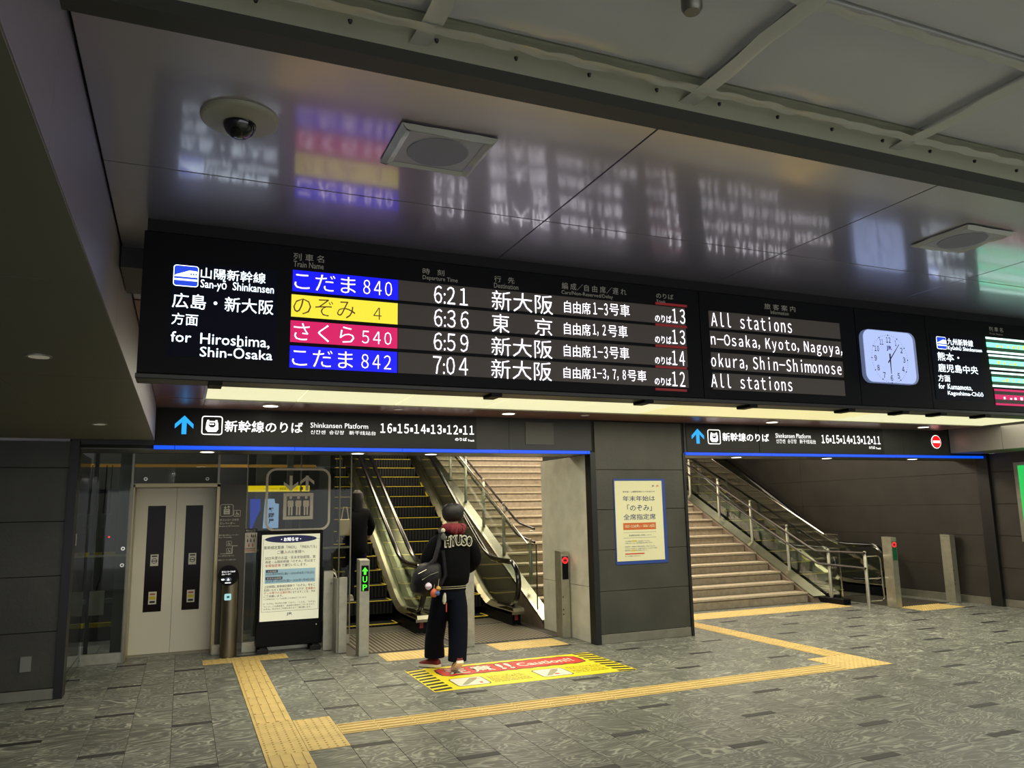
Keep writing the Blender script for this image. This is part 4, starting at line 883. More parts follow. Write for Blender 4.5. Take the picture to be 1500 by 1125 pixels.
# ================================================================== ESCALATORS
def path_profile(y0, ztop, yend, z_off, ystart):
    """flat then curve into 30 degree slope; returns list of (y,z)"""
    pts = [(ystart, z_off)]; yk = y0+.25
    pts += [(yk-.35, z_off), (yk-.1, z_off+.02), (yk+.15, z_off+.10), (yk+.40, z_off+.225)]
    yy = yk+.40; zz = z_off+.225
    pts.append((yend, zz+(yend-yy)*.5774)); return pts
def escalator(name, label, hx0, hx1, y0, base_red=False, nstep=15):
    t = thing(name, label, 'escalator', ((hx0+hx1)/2, y0, 0), 'escalators rising to the platform level')
    sx0, sx1 = hx0+.11, hx1-.11; yend = y0+.346*nstep+.3
    # steps
    b = MB(); b.box(sx0+.004, sx1-.004, 0, .44, -.19, 0, STEPK)
    for k in range(18): xx = sx0+.03+k*(sx1-sx0-.06)/17; b.box(xx, xx+.018, -.004, .0, -.185, -.01, BLKM)
    so_ = b.build('step'); sm = so_.data; bpy.data.objects.remove(so_)
    e = MB(); e.box(sx0+.03, sx1-.03, -.006, .022, -.006, .004, YEDGE).box(sx0+.006, sx0+.03, .0, .33, -.002, .003, YEDGE).box(sx1-.03, sx1-.006, 0, .33, -.002, .003, YEDGE)
    eo = e.build('step_edge'); em = eo.data; bpy.data.objects.remove(eo)
    zs = [.004, .03, .14, .30]; 
    for k in range(nstep):
        z = .2*(k+1)-.06 if k > 0 else .05
        s = link('step', sm); under(s, t); s.location = (0, y0+.346*k, z)
        e_ = link('step_edge', em); e_.parent = s; e_['label'] = 'yellow step edge'
    # landing comb + plate
    under(MB().box(sx0-.08, sx1+.08, y0-.55, y0+.02, .0008, .018, mat('comb_plate', (120, 118, 110), .35, metal=.8), bev=.002).build('comb_plate'), t)
    ysrt = y0-.95
    for side, hx in ((-1, hx0), (1, hx1)):
        inn = hx+.10*(-side); out = hx+.10*side
        dk = path_profile(y0, 0, yend, .20, ysrt+.05)
        # inner skirt, deck
        dk2 = [(y, z) for y, z in dk]
        sk = MB(); pts = dk2+[(yend, 0), (ysrt+.05, 0)]
        lo = [(y, max(.0, z-.34)) for y, z in dk2]
        sk.add([(inn, y, z) for y, z in dk2]+[(inn, y, z) for y, z in lo], [(i, i+1, len(dk2)+i+1, len(dk2)+i) for i in range(len(dk2)-1)], BLKP)
        under(sk.build('skirt_panel'), t)
        d = MB(); prof = [(inn, -.002), (hx-.045*side*1, .055), (hx+.045*side*0, .06)]
        A = [(inn, 0), (hx+.03*(-side), .05), (hx+.03*side, .05), (out, 0), (out, -.04), (inn, -.04)]
        vs = []
        for y, z in dk2: vs += [(x, y, z+q) for x, q in A]
        n = len(A); fs = [(i*n+j, i*n+(j+1) % n, (i+1)*n+(j+1) % n, (i+1)*n+j) for i in range(len(dk2)-1) for j in range(n)]+[tuple(range(n)), tuple(range((len(dk2)-1)*n, len(dk2)*n))]
        d.add(vs, fs, DECK); under(d.build('deck_trim'), t)
        # outer cladding
        oc = MB(); oc.prism([(ysrt+.10, .001)]+[(y, z-.03) for y, z in dk2[1:]]+[(yend, .001)], 'x', min(hx+.05*side, out-.008*side), max(hx+.05*side, out-.008*side), BLKP); under(oc.build('side_cladding'), t)
        # glass balustrade with round newel
        hz = path_profile(y0, 0, yend, .90, y0-.55)
        R = .31; cyn, czn = y0-.62, .90-R
        arc = [(cyn-R*math.sin(math.radians(a)), czn+R*math.cos(math.radians(a))) for a in range(0, 181, 12)]
        gl = MB(); g_out = [(y, z-.035) for y, z in reversed(hz)]+[(cyn-(R-.035)*math.sin(math.radians(a)), czn+(R-.035)*math.cos(math.radians(a))) for a in range(0, 181, 15)]
        bot = [(y, z+.045) for y, z in dk2 if y > cyn]
        gl.prism(g_out+bot, 'x', hx-.006, hx+.006, GLASS); under(gl.build('glass_balustrade'), t)
        hr = MB(); P3 = [(hx, y, z) for y, z in reversed(hz)]+[(hx, y, z) for y, z in arc]+[(hx, cyn+.25, czn-R-.01), (hx, cyn+.45, czn-R-.02)]
        hr.tube(P3, .032, RUBBER, 10, flat=1.25); under(hr.build('handrail', smooth=True), t)
        # slim steel channel under the rail
        ch = MB(); ch.tube([(hx, y, z-.036) for y, z in reversed(hz)]+[(hx, cyn-(R-.036)*math.sin(math.radians(a)), czn+(R-.036)*math.cos(math.radians(a))) for a in range(0, 170, 12)], .013, CHROME, 6); under(ch.build('rail_channel', smooth=True), t)
        # newel base with curved steel front
        nbx = MB(); nbx.prism([(cyn-.02, .26), (cyn-.28, .25), (cyn-.30, .20), (cyn-.05, .16), (cyn+.45, .2)], 'x', hx-.085, hx+.085, DECK); under(nbx.build('newel_deck'), t)
        nk = MB(); nk.box(hx-.075, hx+.075, cyn-.18, cyn+.35, .001, .20, BLKP, bev=.01); q = under(nk.build('newel_base'), t)
        fr = MB(); fr.box(hx-.02, hx+.03, cyn-.186, cyn-.18, .07, .16, mat('label_red', (150, 40, 36), .5) if side > 0 else YSTK); under(fr.build('safety_label'), t)
    # yellow caution stickers on the inner deck
    for k, (yy) in enumerate((y0+.75, y0+3.2)):
        z = .2+.225+(yy-(y0+.65))*.5774
        mb = MB(); x = hx0+.08 if 0 else hx1-.10; mb.add([(x-.004, yy, z-.05), (x-.004, yy+.75, z-.05+.433), (x-.004, yy+.75, z+.0+.433), (x-.004, yy, z)], [(0, 1, 2, 3)], YSTK); under(mb.build('caution_strip'), t)
    return t
escalator('escalator', 'left escalator carrying a dark clad rider, beside the glass lift shaft', 1.90, 3.10, 11.50)
escalator('escalator', 'middle escalator between the left one and the stone stairs', 3.32, 4.54, 11.55)
escalator('escalator', 'right escalator against the dark right wall beyond the stair railing', 10.46, 11.66, 11.45)
# caution strip between A and B visible on the steel
# landing gratings (grooved metal plates)
def grating(x0, x1, y0, y1, label, m1, m2):
    t = thing('landing_plate', label, 'floor plate', ((x0+x1)/2, y0, 0))
    under(MB().box(x0, x1, y0, y1, .0008, .006, m1).build('plate'), t)
    g = MB(); n = int((x1-x0)/.055)
    for k in range(n): xx = x0+.02+k*(x1-x0-.04)/n; g.box(xx, xx+.026, y0+.01, y1-.01, .006, .010, m2)
    o = under(g.build('grooves'), t); o['kind'] = 'stuff'
    return t
GPM = mat('grating_dark', (64, 60, 54), .5, metal=.5); GPL = mat('grating_rib', (140, 134, 118), .4, metal=.6)
grating(2.02, 3.16, 9.52, 10.95, 'ribbed steel landing plate in front of the left escalator', GPM, GPL)
grating(3.24, 4.60, 9.52, 11.0, 'ribbed steel landing plate in front of the middle escalator', GPM, GPL)
grating(10.62, 11.75, 9.42, 10.9, 'ribbed dark landing plate in front of the right escalator', GPM, mat('grating_rib_dark', (92, 88, 80), .45, metal=.6))
struct(MB().box(1.86, 4.9, 9.5, 11.6, -.003, .0006, mat('landing_dark', (60, 56, 52), .5)).build('trim_7'))

# ================================================================== STAIRS
SY0, SZ0, TR, RS = 10.69, .165, .315, .153
st = thing('staircase', 'wide pale granite stairs rising behind the dark pillar', 'stairs', (7.4, 10.7, 0))
for k in range(19):
    y = SY0+TR*k; z = SZ0+RS*k; z0 = 0 if k == 0 else z-RS
    x = 4.92; edges = [4.92]+[e for e in ([5.7, 6.9, 8.1, 9.3] if k % 2 else [5.1, 6.3, 7.5, 8.7])]+[9.95]
    for a in range(len(edges)-1):
        p, q = edges[a]+.0015, edges[a+1]-.0015
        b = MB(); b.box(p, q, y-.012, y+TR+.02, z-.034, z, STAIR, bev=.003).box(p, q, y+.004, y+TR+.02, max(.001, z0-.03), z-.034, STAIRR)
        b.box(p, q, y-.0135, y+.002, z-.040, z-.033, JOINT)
        b.box(p, q, y+.035, y+.045, z-.001, z+.0006, JOINT)
        under(b.build('step_stone'), st)
def slope_box(mb, x0, x1, ya, za, yb, zb, th, m):
    mb.prism([(ya, za), (yb, zb), (yb, zb-th), (ya, za-th)], 'x', x0, x1, m)
# right stringer, steel cap, plinth
mb = MB(); mb.prism([(10.55, .001), (10.62, .08), (16.4, .08+5.78*.4857+.06), (16.4, .001)], 'x', 9.952, 10.10, STRING); sr = under(mb.build('stringer'), st)
mb = MB(); slope_box(mb, 9.99, 10.26, 10.60, .10, 16.4, .10+5.8*.4857+.06, .02, DECK); o = under(mb.build('stringer_cap'), st); o['label'] = 'polished steel cap'

mb = MB(); mb.prism([(10.26, .001), (10.30, .10), (16.4, .10+6.1*.465), (16.4, .001)], 'x', 4.74, 4.915, STRING); under(mb.build('stringer'), st)
mb = MB(); slope_box(mb, 4.73, 4.918, 10.25, .12, 16.4, .12+6.18*.475, .02, DECK); o = under(mb.build('stringer_cap'), st); o['label'] = 'polished steel cap'
def railing(name, label, xg, xr, yf, glassz, posts, hr, side, steel=STEEL):
    t = thing(name, label, 'railing', (xg, yf, 0))
    y0, z0, y1, z1, zb = glassz
    n = 6; ys_ = [y0]+[y0+(.32)]+[y0+.32+(y1-y0-.32)*k/5 for k in range(1, 6)]
    zf = lambda y: z0 if y <= y0+.32 else z0+(y-y0-.32)*(z1-z0)/(y1-y0-.32)
    for k in range(len(ys_)-1):
        a, b = ys_[k]+.004, ys_[k+1]-.004
        bot = lambda y: zb(y)
        under(MB().prism([(a, zf(a)), (b, zf(b)), (b, bot(b)), (a, bot(a))], 'x', xg-.005, xg+.005, GLASS).build('glass_pane'), t)
    rl = MB(); rl.tube([(xg, y0, zb(y0)), (xg, y0, z0), (xg, y0+.32, z0), (xg, y1, z1)], .011, CHROME, 6); under(rl.build('glass_edge_rail'), t)
    for (py, pb, pt) in posts:
        under(MB().lathe([(.028, 0), (.028, pt-pb-.06), (.020, pt-pb-.05), (.020, pt-pb-.02), (.026, pt-pb-.01), (.022, pt-pb+.012), (.006, pt-pb+.02)], xr, py, steel, 12, pb).build('post', smooth=True), t)
    for P_ in hr:
        under(MB().tube(P_, .019, mat('handrail_dark', (44, 38, 34), .25, metal=.3), 8).build('handrail', smooth=True), t)
    brk = MB()
    for (py, pb, pt) in posts:
        for P_ in hr:
            # nearest rail height at this post
            for i in range(len(P_)-1):
                a, b = P_[i], P_[i+1]
                if abs(b[1]-a[1]) > .01 and (a[1]-py)*(b[1]-py) <= 0:
                    zz = a[2]+(b[2]-a[2])*(py-a[1])/(b[1]-a[1]); brk.tube([(xr, py, zz-.03), ((xr+a[0])/2, py, zz-.035), (a[0], py, zz-.012)], .007, CHROME, 6); break
    under(brk.build('rail_bracket'), t)
    return t
capz = lambda y: .06 if y < 10.65 else .066+.4857*(y-10.62)+.03
P = [(9.62, .001, .87), (10.40, .085, .88), (11.36, .44, 1.27), (12.32, .90, 1.73), (13.29, 1.37, 2.19), (14.25, 1.85, 2.65), (15.21, 2.3, 3.1)]
xr = 10.13
hu = [(xr, 9.56, .86), (xr, 10.60, .85), (xr, 10.75, .90), (xr, 16.0, .90+5.25*.475)]
hl = [(xr, 9.56, .62), (xr, 10.58, .64), (xr, 10.75, .70), (xr, 16.0, .70+5.25*.475)]
rg = railing('stair_railing', 'long glass and steel railing on the right side of the stairs beside the right escalator', 10.31, 10.20, 10.26,
        (10.26, 1.135, 16.0, 1.135+5.42*.5, lambda y: max(.09, .09+.4857*(y-10.62))), P, [hu, hl], 1)
mb = MB(); mb.box(10.105, 10.26, 10.05, 16.4, .001, .09, BLKP, bev=.004).prism([(10.7, .09), (16.4, .09), (16.4, 2.85)], 'x', 10.105, 10.26, STRING); under(mb.build('plinth'), rg)
lp = MB(); lp.tube([(10.22, 9.60, .80), (10.46, 9.60, .80), (10.50, 9.60, .76), (10.52, 9.60, .14), (10.49, 9.60, .10), (10.22, 9.60, .10)], .012, CHROME, 8).tube([(10.22, 9.60, .45), (10.51, 9.60, .45)], .010, CHROME, 8)
o = under(lp.build('end_loop', smooth=True), rg); o['label'] = 'bent steel tube loop'
P2 = [(10.9, .55, 1.2), (11.95, .93, 1.75), (12.87, 1.37, 2.19), (13.8, 1.82, 2.65), (14.7, 2.25, 3.1)]
xl = 4.93
hu2 = [(xl, 10.9, 1.36), (xl, 11.45, 1.44), (xl, 11.6, 1.49), (xl, 15.6, 1.49+4*.475)]
hl2 = [(xl, 10.9, 1.16), (xl, 11.45, 1.24), (xl, 11.6, 1.28), (xl, 15.6, 1.28+4*.475)]
railing('stair_railing', 'glass and steel railing on the left side of the stairs next to the middle escalator', 4.75, 4.86, 10.44,
        (10.44, 1.15, 15.6, 1.15+4.84*.49, lambda y: max(.12, .13+.475*(y-10.22))), P2, [hu2, hl2], -1)

# ================================================================== TACTILE PAVING
def tact_mesh(kind, wx, wy):
    mb = MB(); mb.box(.0015, wx-.0015, .0015, wy-.0015, .0005, .0035, TACT)
    if kind == 'dots':
        nx, ny = max(2, round(wx/.055)), max(2, round(wy/.055))
        for i in range(nx):
            for j in range(ny):
                cx, cy = wx*(i+.5)/nx, wy*(j+.5)/ny; r = .013; vs = [(cx+q*r*c_a, cy+q*r*s_a, z) for q, z in ((1, .0034), (.6, .0085)) for c_a, s_a in ((1, 0), (.3, .95), (-.8, .6), (-.8, -.6), (.3, -.95))]
                mb.add(vs, [(0, 1, 6, 5), (1, 2, 7, 6), (2, 3, 8, 7), (3, 4, 9, 8), (4, 0, 5, 9), (5, 6, 7, 8, 9)], TACT)
    elif kind == 'barsx':
        for j in range(4): cy = wy*(j+.5)/4; mb.box(.012, wx-.012, cy-.011, cy+.011, .0034, .0085, TACT)
    else:
        for i in range(4):
            cx = wx*(i+.5)/4
            mb.box(cx-.011, cx+.011, .012, wy-.012, .0034, .0085, TACT)
    o = mb.build('tactile_tile'); me = o.data; bpy.data.objects.remove(o); return me
TM = {}
def tact(t, kind, x, y, wx=.3, wy=.3):
    k = (kind, wx, wy)
    if k not in TM: TM[k] = tact_mesh(*k)
    under(link('tactile_tile', TM[k], None, (x, y, 0)), t).location = (x, y, 0)
def strip(label, loc): return thing('tactile_strip', label, 'tactile paving', loc)
t1 = strip('yellow tactile guide strip running from the lift towards the viewer', (.75, 5, 0))
for k in range(9): tact(t1, 'barsy', .6, 6.84+.32*k, .3, .32)
for y in (5.94, 6.24, 6.54): tact(t1, 'dots', .6, y)
for k in range(1, 14): tact(t1, 'barsy', .6, 5.94-.3*k)
t2 = strip('short crosswise yellow tactile strip in front of the call post', (.75, 9.85, 0))
for k in range(3): tact(t2, 'barsy', .29+.31*k, 9.72, .31, .3)
t3 = strip('long yellow tactile strip crossing the floor in front of the pillar', (3.7, 6.4, 0))
for y in (5.94, 6.24, 6.54): tact(t3, 'dots', .9, y)
for k in range(17): tact(t3, 'barsx', 1.2+.3*k, 6.26)
for x, y in ((6.3, 6.26), (6.6, 6.26), (6.3, 6.56), (6.6, 6.56)): tact(t3, 'dots', x, y)
t4 = strip('yellow tactile strip leading from the corner back to the stairs', (6.75, 8, 0))
for k in range(10): tact(t4, 'barsy', 6.6, 6.86+.3*k)
t5 = strip('wide dotted yellow tactile strip along the foot of the stairs', (8, 10, 0))
for k in range(13):
    for j in range(2): tact(t5, 'dots', 6.2+.3*k, 9.86+.27*j, .3, .27)
for x0, n, lab in ((2.2, 3, 'left'), (3.57, 3, 'middle'), (10.6, 3, 'right')):
    t6 = strip('dotted yellow tactile patch in front of the %s escalator' % lab, (x0+.45, 9.2, 0))
    for k in range(n):
        for j in range(2): tact(t6, 'dots', x0+.305*k, 8.94+.25*j, .305, .25)

# ================================================================== CAUTION MAT
mx0, my0, MW, MH = 2.235, 7.26, 2.185, 1.09
cm = thing('caution_floor_sticker', 'yellow caution floor sticker with red banner and striped ends under the walking person', 'floor sticker', (mx0, my0, 0))
under(MB().box(mx0, mx0+MW, my0, my0+MH, .0005, .0022, MATY).build('yellow_sheet'), cm)
for e in (0, 1):
    xa = mx0+.01 if e == 0 else mx0+MW-.20
    for k in range(9):
        y = my0+.02+k*.125
        a, b = (y, y+.066)
        sh_ = .045 if e == 0 else -.045
        y2 = my0+MH
        pts = [(xa, min(a, y2)), (xa+.19, min(a+sh_, y2)), (xa+.19, min(b+sh_, y2)), (xa, min(b, y2))]
        pts = [(px_, max(my0, py_)) for px_, py_ in pts]
        mb = MB(); mb.prism(pts, 'z', .0022, .0028, MATK); under(mb.build('black_stripe'), cm)
def U(u, v): return (mx0+u, my0+v)
def jag(u0, u1, v0, v1, g, n=17):
    pts = []
    for k in range(n+1): pts.append(U(u0+.08+(u1-u0-.16)*k/n, v0-g+(.022 if k % 2 else 0)))
    pts += [U(u1, v0+.05), U(u1+g, (v0+v1)/2), U(u1, v1-.05)]
    for k in range(n, -1, -1): pts.append(U(u0+.08+(u1-u0-.16)*k/n, v1+g-(.022 if k % 2 else 0)))
    pts += [U(u0, v1-.05), U(u0-g, (v0+v1)/2), U(u0, v0+.05)]
    return pts
mb = MB(); mb.prism(jag(.28, 1.93, .59, 1.0, .018), 'z', .0022, .0027, MATK); under(mb.build('banner_outline'), cm)
mb = MB(); mb.prism(jag(.29, 1.92, .60, .99, 0), 'z', .0027, .0032, MATR); under(mb.build('red_banner'), cm)
mb = MB()
for s, u0, u1, v0, v1, off in (('注', .36, .61, .65, .96, .04), ('意', .64, .90, .65, .96, .04), ('!!', .94, 1.12, .65, .96, .04)):
    text_xy(mb, s, mx0+u0, mx0+u1, my0+v0, my0+v1, .0036, MATK, off); text_xy(mb, s, mx0+u0+.012, mx0+u1-.012, my0+v0+.012, my0+v1-.012, .0040, MATW, off*.5)
text_xy(mb, 'Caution!!', mx0+1.17, mx0+1.83, my0+.71, my0+.89, .0040, MATW, .02)
under(mb.build('lettering', fixn=False), cm)
for u0, sd in ((.27, 0), (1.17, 1)):
    b = MB(); b.prism([U(p-mx0+0, q) if 0 else (p, q) for p, q in rrect(mx0+u0, mx0+u0+.35, my0+.10, my0+.46, .05)], 'z', .0022, .0028, MATK)
    b.prism(rrect(mx0+u0+.012, mx0+u0+.338, my0+.112, my0+.448, .042), 'z', .0028, .0034, MATW)
    c = mx0+u0; g_ = mat('sketch_grey', (160, 158, 130), .6)
    b.prism([(c+.05, my0+.15), (c+.11, my0+.15), (c+.26, my0+.33), (c+.30, my0+.42), (c+.22, my0+.42)], 'z', .0034, .0037, g_)
    if sd == 0: b.box(c+.22, c+.31, my0+.36, my0+.375, .0037, .004, MATR).box(c+.25, c+.28, my0+.16, my0+.22, .0037, .004, MATR)
    else: b.prism(circ(c+.19, my0+.2, .028, n=10), 'z', .0037, .004, MATR).box(c+.22, c+.25, my0+.36, my0+.385, .0037, .004, MATR)
    under(b.build('instruction_picture'), cm)
mb = MB()
for i, s in enumerate(('エスカレーターでは', '手すりにつかまり黄色い線の', '内側にお立ちください。', 'Please hold the handrail', 'and stand inside the line')): text_xy(mb, s, mx0+.66, mx0+1.06-.03*(i == 0), my0+.42-.062*i-.04, my0+.42-.062*i, .0028, MATK, .016)
for i, s in enumerate(('歩かずに立ち止まって', 'ご利用ください。お荷物は', 'しっかりお持ちください。', 'Please do not walk', 'on the escalator')): text_xy(mb, s, mx0+1.56, mx0+1.95, my0+.44-.062*i-.04, my0+.44-.062*i, .0028, MATK, .016)
under(mb.build('instruction_text', fixn=False), cm)

# ================================================================== PEOPLE
def skin(name, verts, edges, radii, m, parent, sub=2, root=0, smooth=True):
    me = bpy.data.meshes.new(name); me.from_pydata(verts, edges, []); o = bpy.data.objects.new(name, me); COL.objects.link(o)
    mod = o.modifiers.new('skin', 'SKIN'); mod.use_smooth_shade = True
    for i, r in enumerate(radii):
        sv = me.skin_vertices[0].data[i]; sv.radius = r if isinstance(r, tuple) else (r, r); sv.use_root = (i == root)
    ms = o.modifiers.new('sub', 'SUBSURF'); ms.levels = sub; ms.render_levels = sub
    bpy.context.view_layer.update()
    me2 = bpy.data.meshes.new_from_object(o.evaluated_get(bpy.context.evaluated_depsgraph_get())); bpy.data.objects.remove(o)
    me2.name = name; me2.materials.clear(); me2.materials.append(m)
    for p in me2.polygons: p.use_smooth = True; p.material_index = 0
    n = bpy.data.objects.new(name, me2); COL.objects.link(n)
    if parent: n.parent = parent
    return n
SKINM = mat('skin', (190, 150, 125), .5)
JACK = mat('jacket_black', (8, 9, 13), .9, spec=.1, bump=.3, bscale=60); JSL = mat('sleeve_dark', (17, 18, 22), .5, bump=.25, bscale=40)
TROU = mat('trousers_navy', (10, 14, 28), .9, spec=.12, bump=.3, bscale=50); HOODM = mat('hood_maroon', (104, 26, 36), .9, bump=.5, bscale=40)
HAIR = mat('hair_black', (9, 9, 11), .45, bump=.6, bscale=120); SHOER = mat('shoe_red', (110, 30, 26), .7); SOLE = mat('shoe_sole', (232, 226, 212), .6)
RIB = mat('rib_cream', (196, 192, 172), .8)
def loft(mb, rings, m, n=20, cap=True):
    """rings: (cx,cy,z,rx,ry[,tilt])"""
    vs = []
    for (cx, cy, z, rx, ry) in rings:
        for k in range(n):
            t = 2*math.pi*k/n; c, s = math.cos(t), math.sin(t)
            e = .82; vs.append((cx+rx*math.copysign(abs(c)**e, c), cy+ry*math.copysign(abs(s)**e, s), z))
    fs = [(i*n+k, i*n+(k+1) % n, (i+1)*n+(k+1) % n, (i+1)*n+k) for i in range(len(rings)-1) for k in range(n)]
    if cap: fs += [tuple(reversed(range(n))), tuple(range((len(rings)-1)*n, len(rings)*n))]
    return mb.add(vs, fs, m)
def hand_mesh(parent, wrist, direction, side, curl, m=SKINM):
    d = Vector(direction).normalized(); w_ = Vector(wrist); s = Vector((side, 0, 0)); s = (s-d*s.dot(d)).normalized(); n = d.cross(s).normalized()*(-side)
    verts = [w_, w_+d*.03, w_+d*.075]; edges = [(0, 1), (1, 2)]; rad = [(.022, .020), (.030, .018), (.033, .016)]
    root = 2
    for f, (off, ln) in enumerate(((-.026, .062), (-.009, .072), (.009, .068), (.025, .055))):
        b = w_+d*.078+s*off; i = len(verts)
        verts += [b, b+d*ln*.45+n*curl*.010, b+d*ln*.75+n*curl*.030, b+d*ln*.85+n*curl*.052]; edges += [(2, i), (i, i+1), (i+1, i+2), (i+2, i+3)]; rad += [.009, .0085, .008, .007]
    i = len(verts); b = w_+d*.03-s*.028
    verts += [b, b+d*.03-s*.014+n*.012, b+d*.055-s*.010+n*.022]; edges += [(1, i), (i, i+1), (i+1, i+2)]; rad += [.012, .010, .008]
    return verts, edges, rad
def person_body(parent, hp, joints, seg):
    pass
# ---- main person (walking away)
mp = thing('person', 'person in black varsity jacket with maroon hood and dark trousers walking over the caution sticker', 'person', (2.66, 8.1, 0))
PX, PYY = 2.70, 8.10
# continuous body under the clothes: pelvis-rooted skin
V = []; E = []; Rr = []
def av(p, r, con=None):
    V.append(p); Rr.append(r)
    if con is not None: E.append((con, len(V)-1))
    return len(V)-1
pel = av((2.655, 8.12, .93), (.14, .11))
ch = av((2.68, 8.10, 1.18), (.15, .11), pel); up_ = av((2.69, 8.10, 1.36), (.12, .09), ch); nk = av((2.695, 8.09, 1.50), .055, up_); hdn = av((2.70, 8.09, 1.57), .065, nk); hdt = av((2.70, 8.09, 1.645), (.078, .09), hdn)
shl = av((2.55, 8.10, 1.35), .045, up_); ell = av((2.42, 8.13, 1.13), .045, shl); wrl = av((2.50, 7.99+.22, .93), .028, ell)
shr = av((2.83, 8.10, 1.35), .045, up_); elr = av((2.945, 8.06, 1.14), .045, shr); wrr = av((2.87, 8.27, 1.0), .028, elr)
hl_ = av((2.58, 8.12, .86), .085, pel); knl = av((2.56, 8.30, .49), .058, hl_); anl = av((2.575, 8.40, .09), .042, knl)
hr_ = av((2.74, 8.10, .86), .085, pel); knr = av((2.73, 8.05, .47), .058, hr_); anr = av((2.70, 7.97, .11), .042, knr)
bd = skin('body', V, E, Rr, SKINM, None, 2, pel); under(bd, mp)
# head detail: face looks away (+y)
hm = MB()
loft(hm, [(2.70, 8.11, 1.515, .03, .035), (2.70, 8.115, 1.535, .058, .070), (2.70, 8.11, 1.58, .074, .092), (2.70, 8.10, 1.63, .078, .096), (2.70, 8.09, 1.68, .070, .086), (2.70, 8.085, 1.715, .040, .05)], SKINM, 20)
for sgn in (-1, 1): loft(hm, [(2.70+sgn*.080, 8.095, 1.59, .007, .010), (2.70+sgn*.086, 8.09, 1.615, .009, .018), (2.70+sgn*.085, 8.09, 1.64, .006, .012)], SKINM, 8)
hm.add([(2.688, 8.195, 1.615), (2.712, 8.195, 1.615), (2.714, 8.20, 1.575), (2.686, 8.20, 1.575), (2.70, 8.225, 1.582)], [(0, 1, 4), (1, 2, 4), (2, 3, 4), (3, 0, 4)], SKINM)
for sgn in (-1, 1): hm.lathe([(.002, -.008), (.011, 0), (.002, .008)], 2.70+sgn*.03, 8.198, INK, 8, 1.622)
hm.box(2.678, 2.722, 8.196, 8.204, 1.548, 1.556, INKRED)
under(hm.build('head', smooth=True), mp)
ha = MB(); rnd = random.Random(3)
n = 30; rings = [(1.545, .065, .06, .0), (1.56, .092, .085, 0), (1.59, .110, .108, 0), (1.63, .118, .122, 0), (1.665, .118, .122, 0), (1.70, .106, .108, 0), (1.725, .078, .080, 0), (1.738, .03, .034, 0)]
vs = []
for i, (z, rx, ry, _) in enumerate(rings):
    for k in range(n):
        t = 2*math.pi*k/n; jit = 1+rnd.uniform(-.035, .035)
        x = 2.70+rx*math.cos(t)*jit; y = 8.085+ry*math.sin(t)*jit
        if math.sin(t) > .35 and z < 1.66: y = 8.085+ry*.35
        vs.append((x, y, z+rnd.uniform(-.005, .005)))
fs = [(i*n+k, i*n+(k+1) % n, (i+1)*n+(k+1) % n, (i+1)*n+k) for i in range(len(rings)-1) for k in range(n)]+[tuple(reversed(range(n))), tuple(range((len(rings)-1)*n, len(rings)*n))]
ha.add(vs, fs, HAIR); under(ha.build('hair', smooth=True), mp)
# jacket: torso loft + sleeves in one surface by skin
V = []; E = []; Rr = []
w0 = av((2.69, 8.10, 1.30), (.12, .10)); w4 = av((2.69, 8.10, 1.37), (.12, .10), w0)
l1 = av((2.54, 8.10, 1.375), (.090, .090), w4); l2 = av((2.45, 8.10, 1.24), (.095, .090), l1); l3 = av((2.415, 8.12, 1.11), (.090, .085), l2); l4 = av((2.46, 8.19, 1.00), (.075, .07), l3); l5 = av((2.50, 8.23, .94), (.05, .05), l4)
r1 = av((2.84, 8.10, 1.375), (.090, .090), w4); r2 = av((2.925, 8.08, 1.24), (.095, .090), r1); r3 = av((2.955, 8.08, 1.12), (.090, .085), r2); r4 = av((2.91, 8.18, 1.04), (.075, .07), r3); r5 = av((2.87, 8.25, 1.01), (.05, .05), r4)
slv = skin('jacket', V, E, Rr, JACK, None, 2, w0)
tm = MB(); loft(tm, [(2.665, 8.11, .83, .165, .130), (2.665, 8.11, .872, .168, .134), (2.667, 8.11, .90, .198, .160), (2.67, 8.11, .98, .210, .168), (2.675, 8.10, 1.12, .208, .162), (2.68, 8.10, 1.25, .210, .155), (2.69, 8.10, 1.34, .198, .142), (2.69, 8.10, 1.405, .160, .120), (2.695, 8.09, 1.45, .10, .095)], JACK, 32)
base = len(tm.v)
tm.add([tuple(v.co) for v in slv.data.vertices], [tuple(p.vertices) for p in slv.data.polygons], JACK)
bpy.data.objects.remove(slv)
jk = tm.build('jacket', smooth=True); under(jk, mp)
jb = jk.data
def surf_y(x, z, default=7.95):
    """rear surface (min y) of jacket near x,z"""
    best = default; bd_ = 1e9
    ok, loc, nrm, idx = jk.ray_cast(Vector((x, 6.5, z))-mp.location, Vector((0, 1, 0)))
    return (loc.y+mp.location.y) if ok else default
bpy.context.view_layer.update()
# waistband with two cream ribs
for z, m, hh, gr in ((.845, JACK, .045, .0), (.872, RIB, .006, .004), (.852, RIB, .006, .004)):
    wb = MB(); loft(wb, [(2.665, 8.11, z-hh/2, .172+gr, .137+gr), (2.665, 8.11, z+hh/2, .174+gr, .139+gr)], m, 28); o = under(wb.build('waistband' if m is JACK else 'rib_stripe', smooth=True), mp)
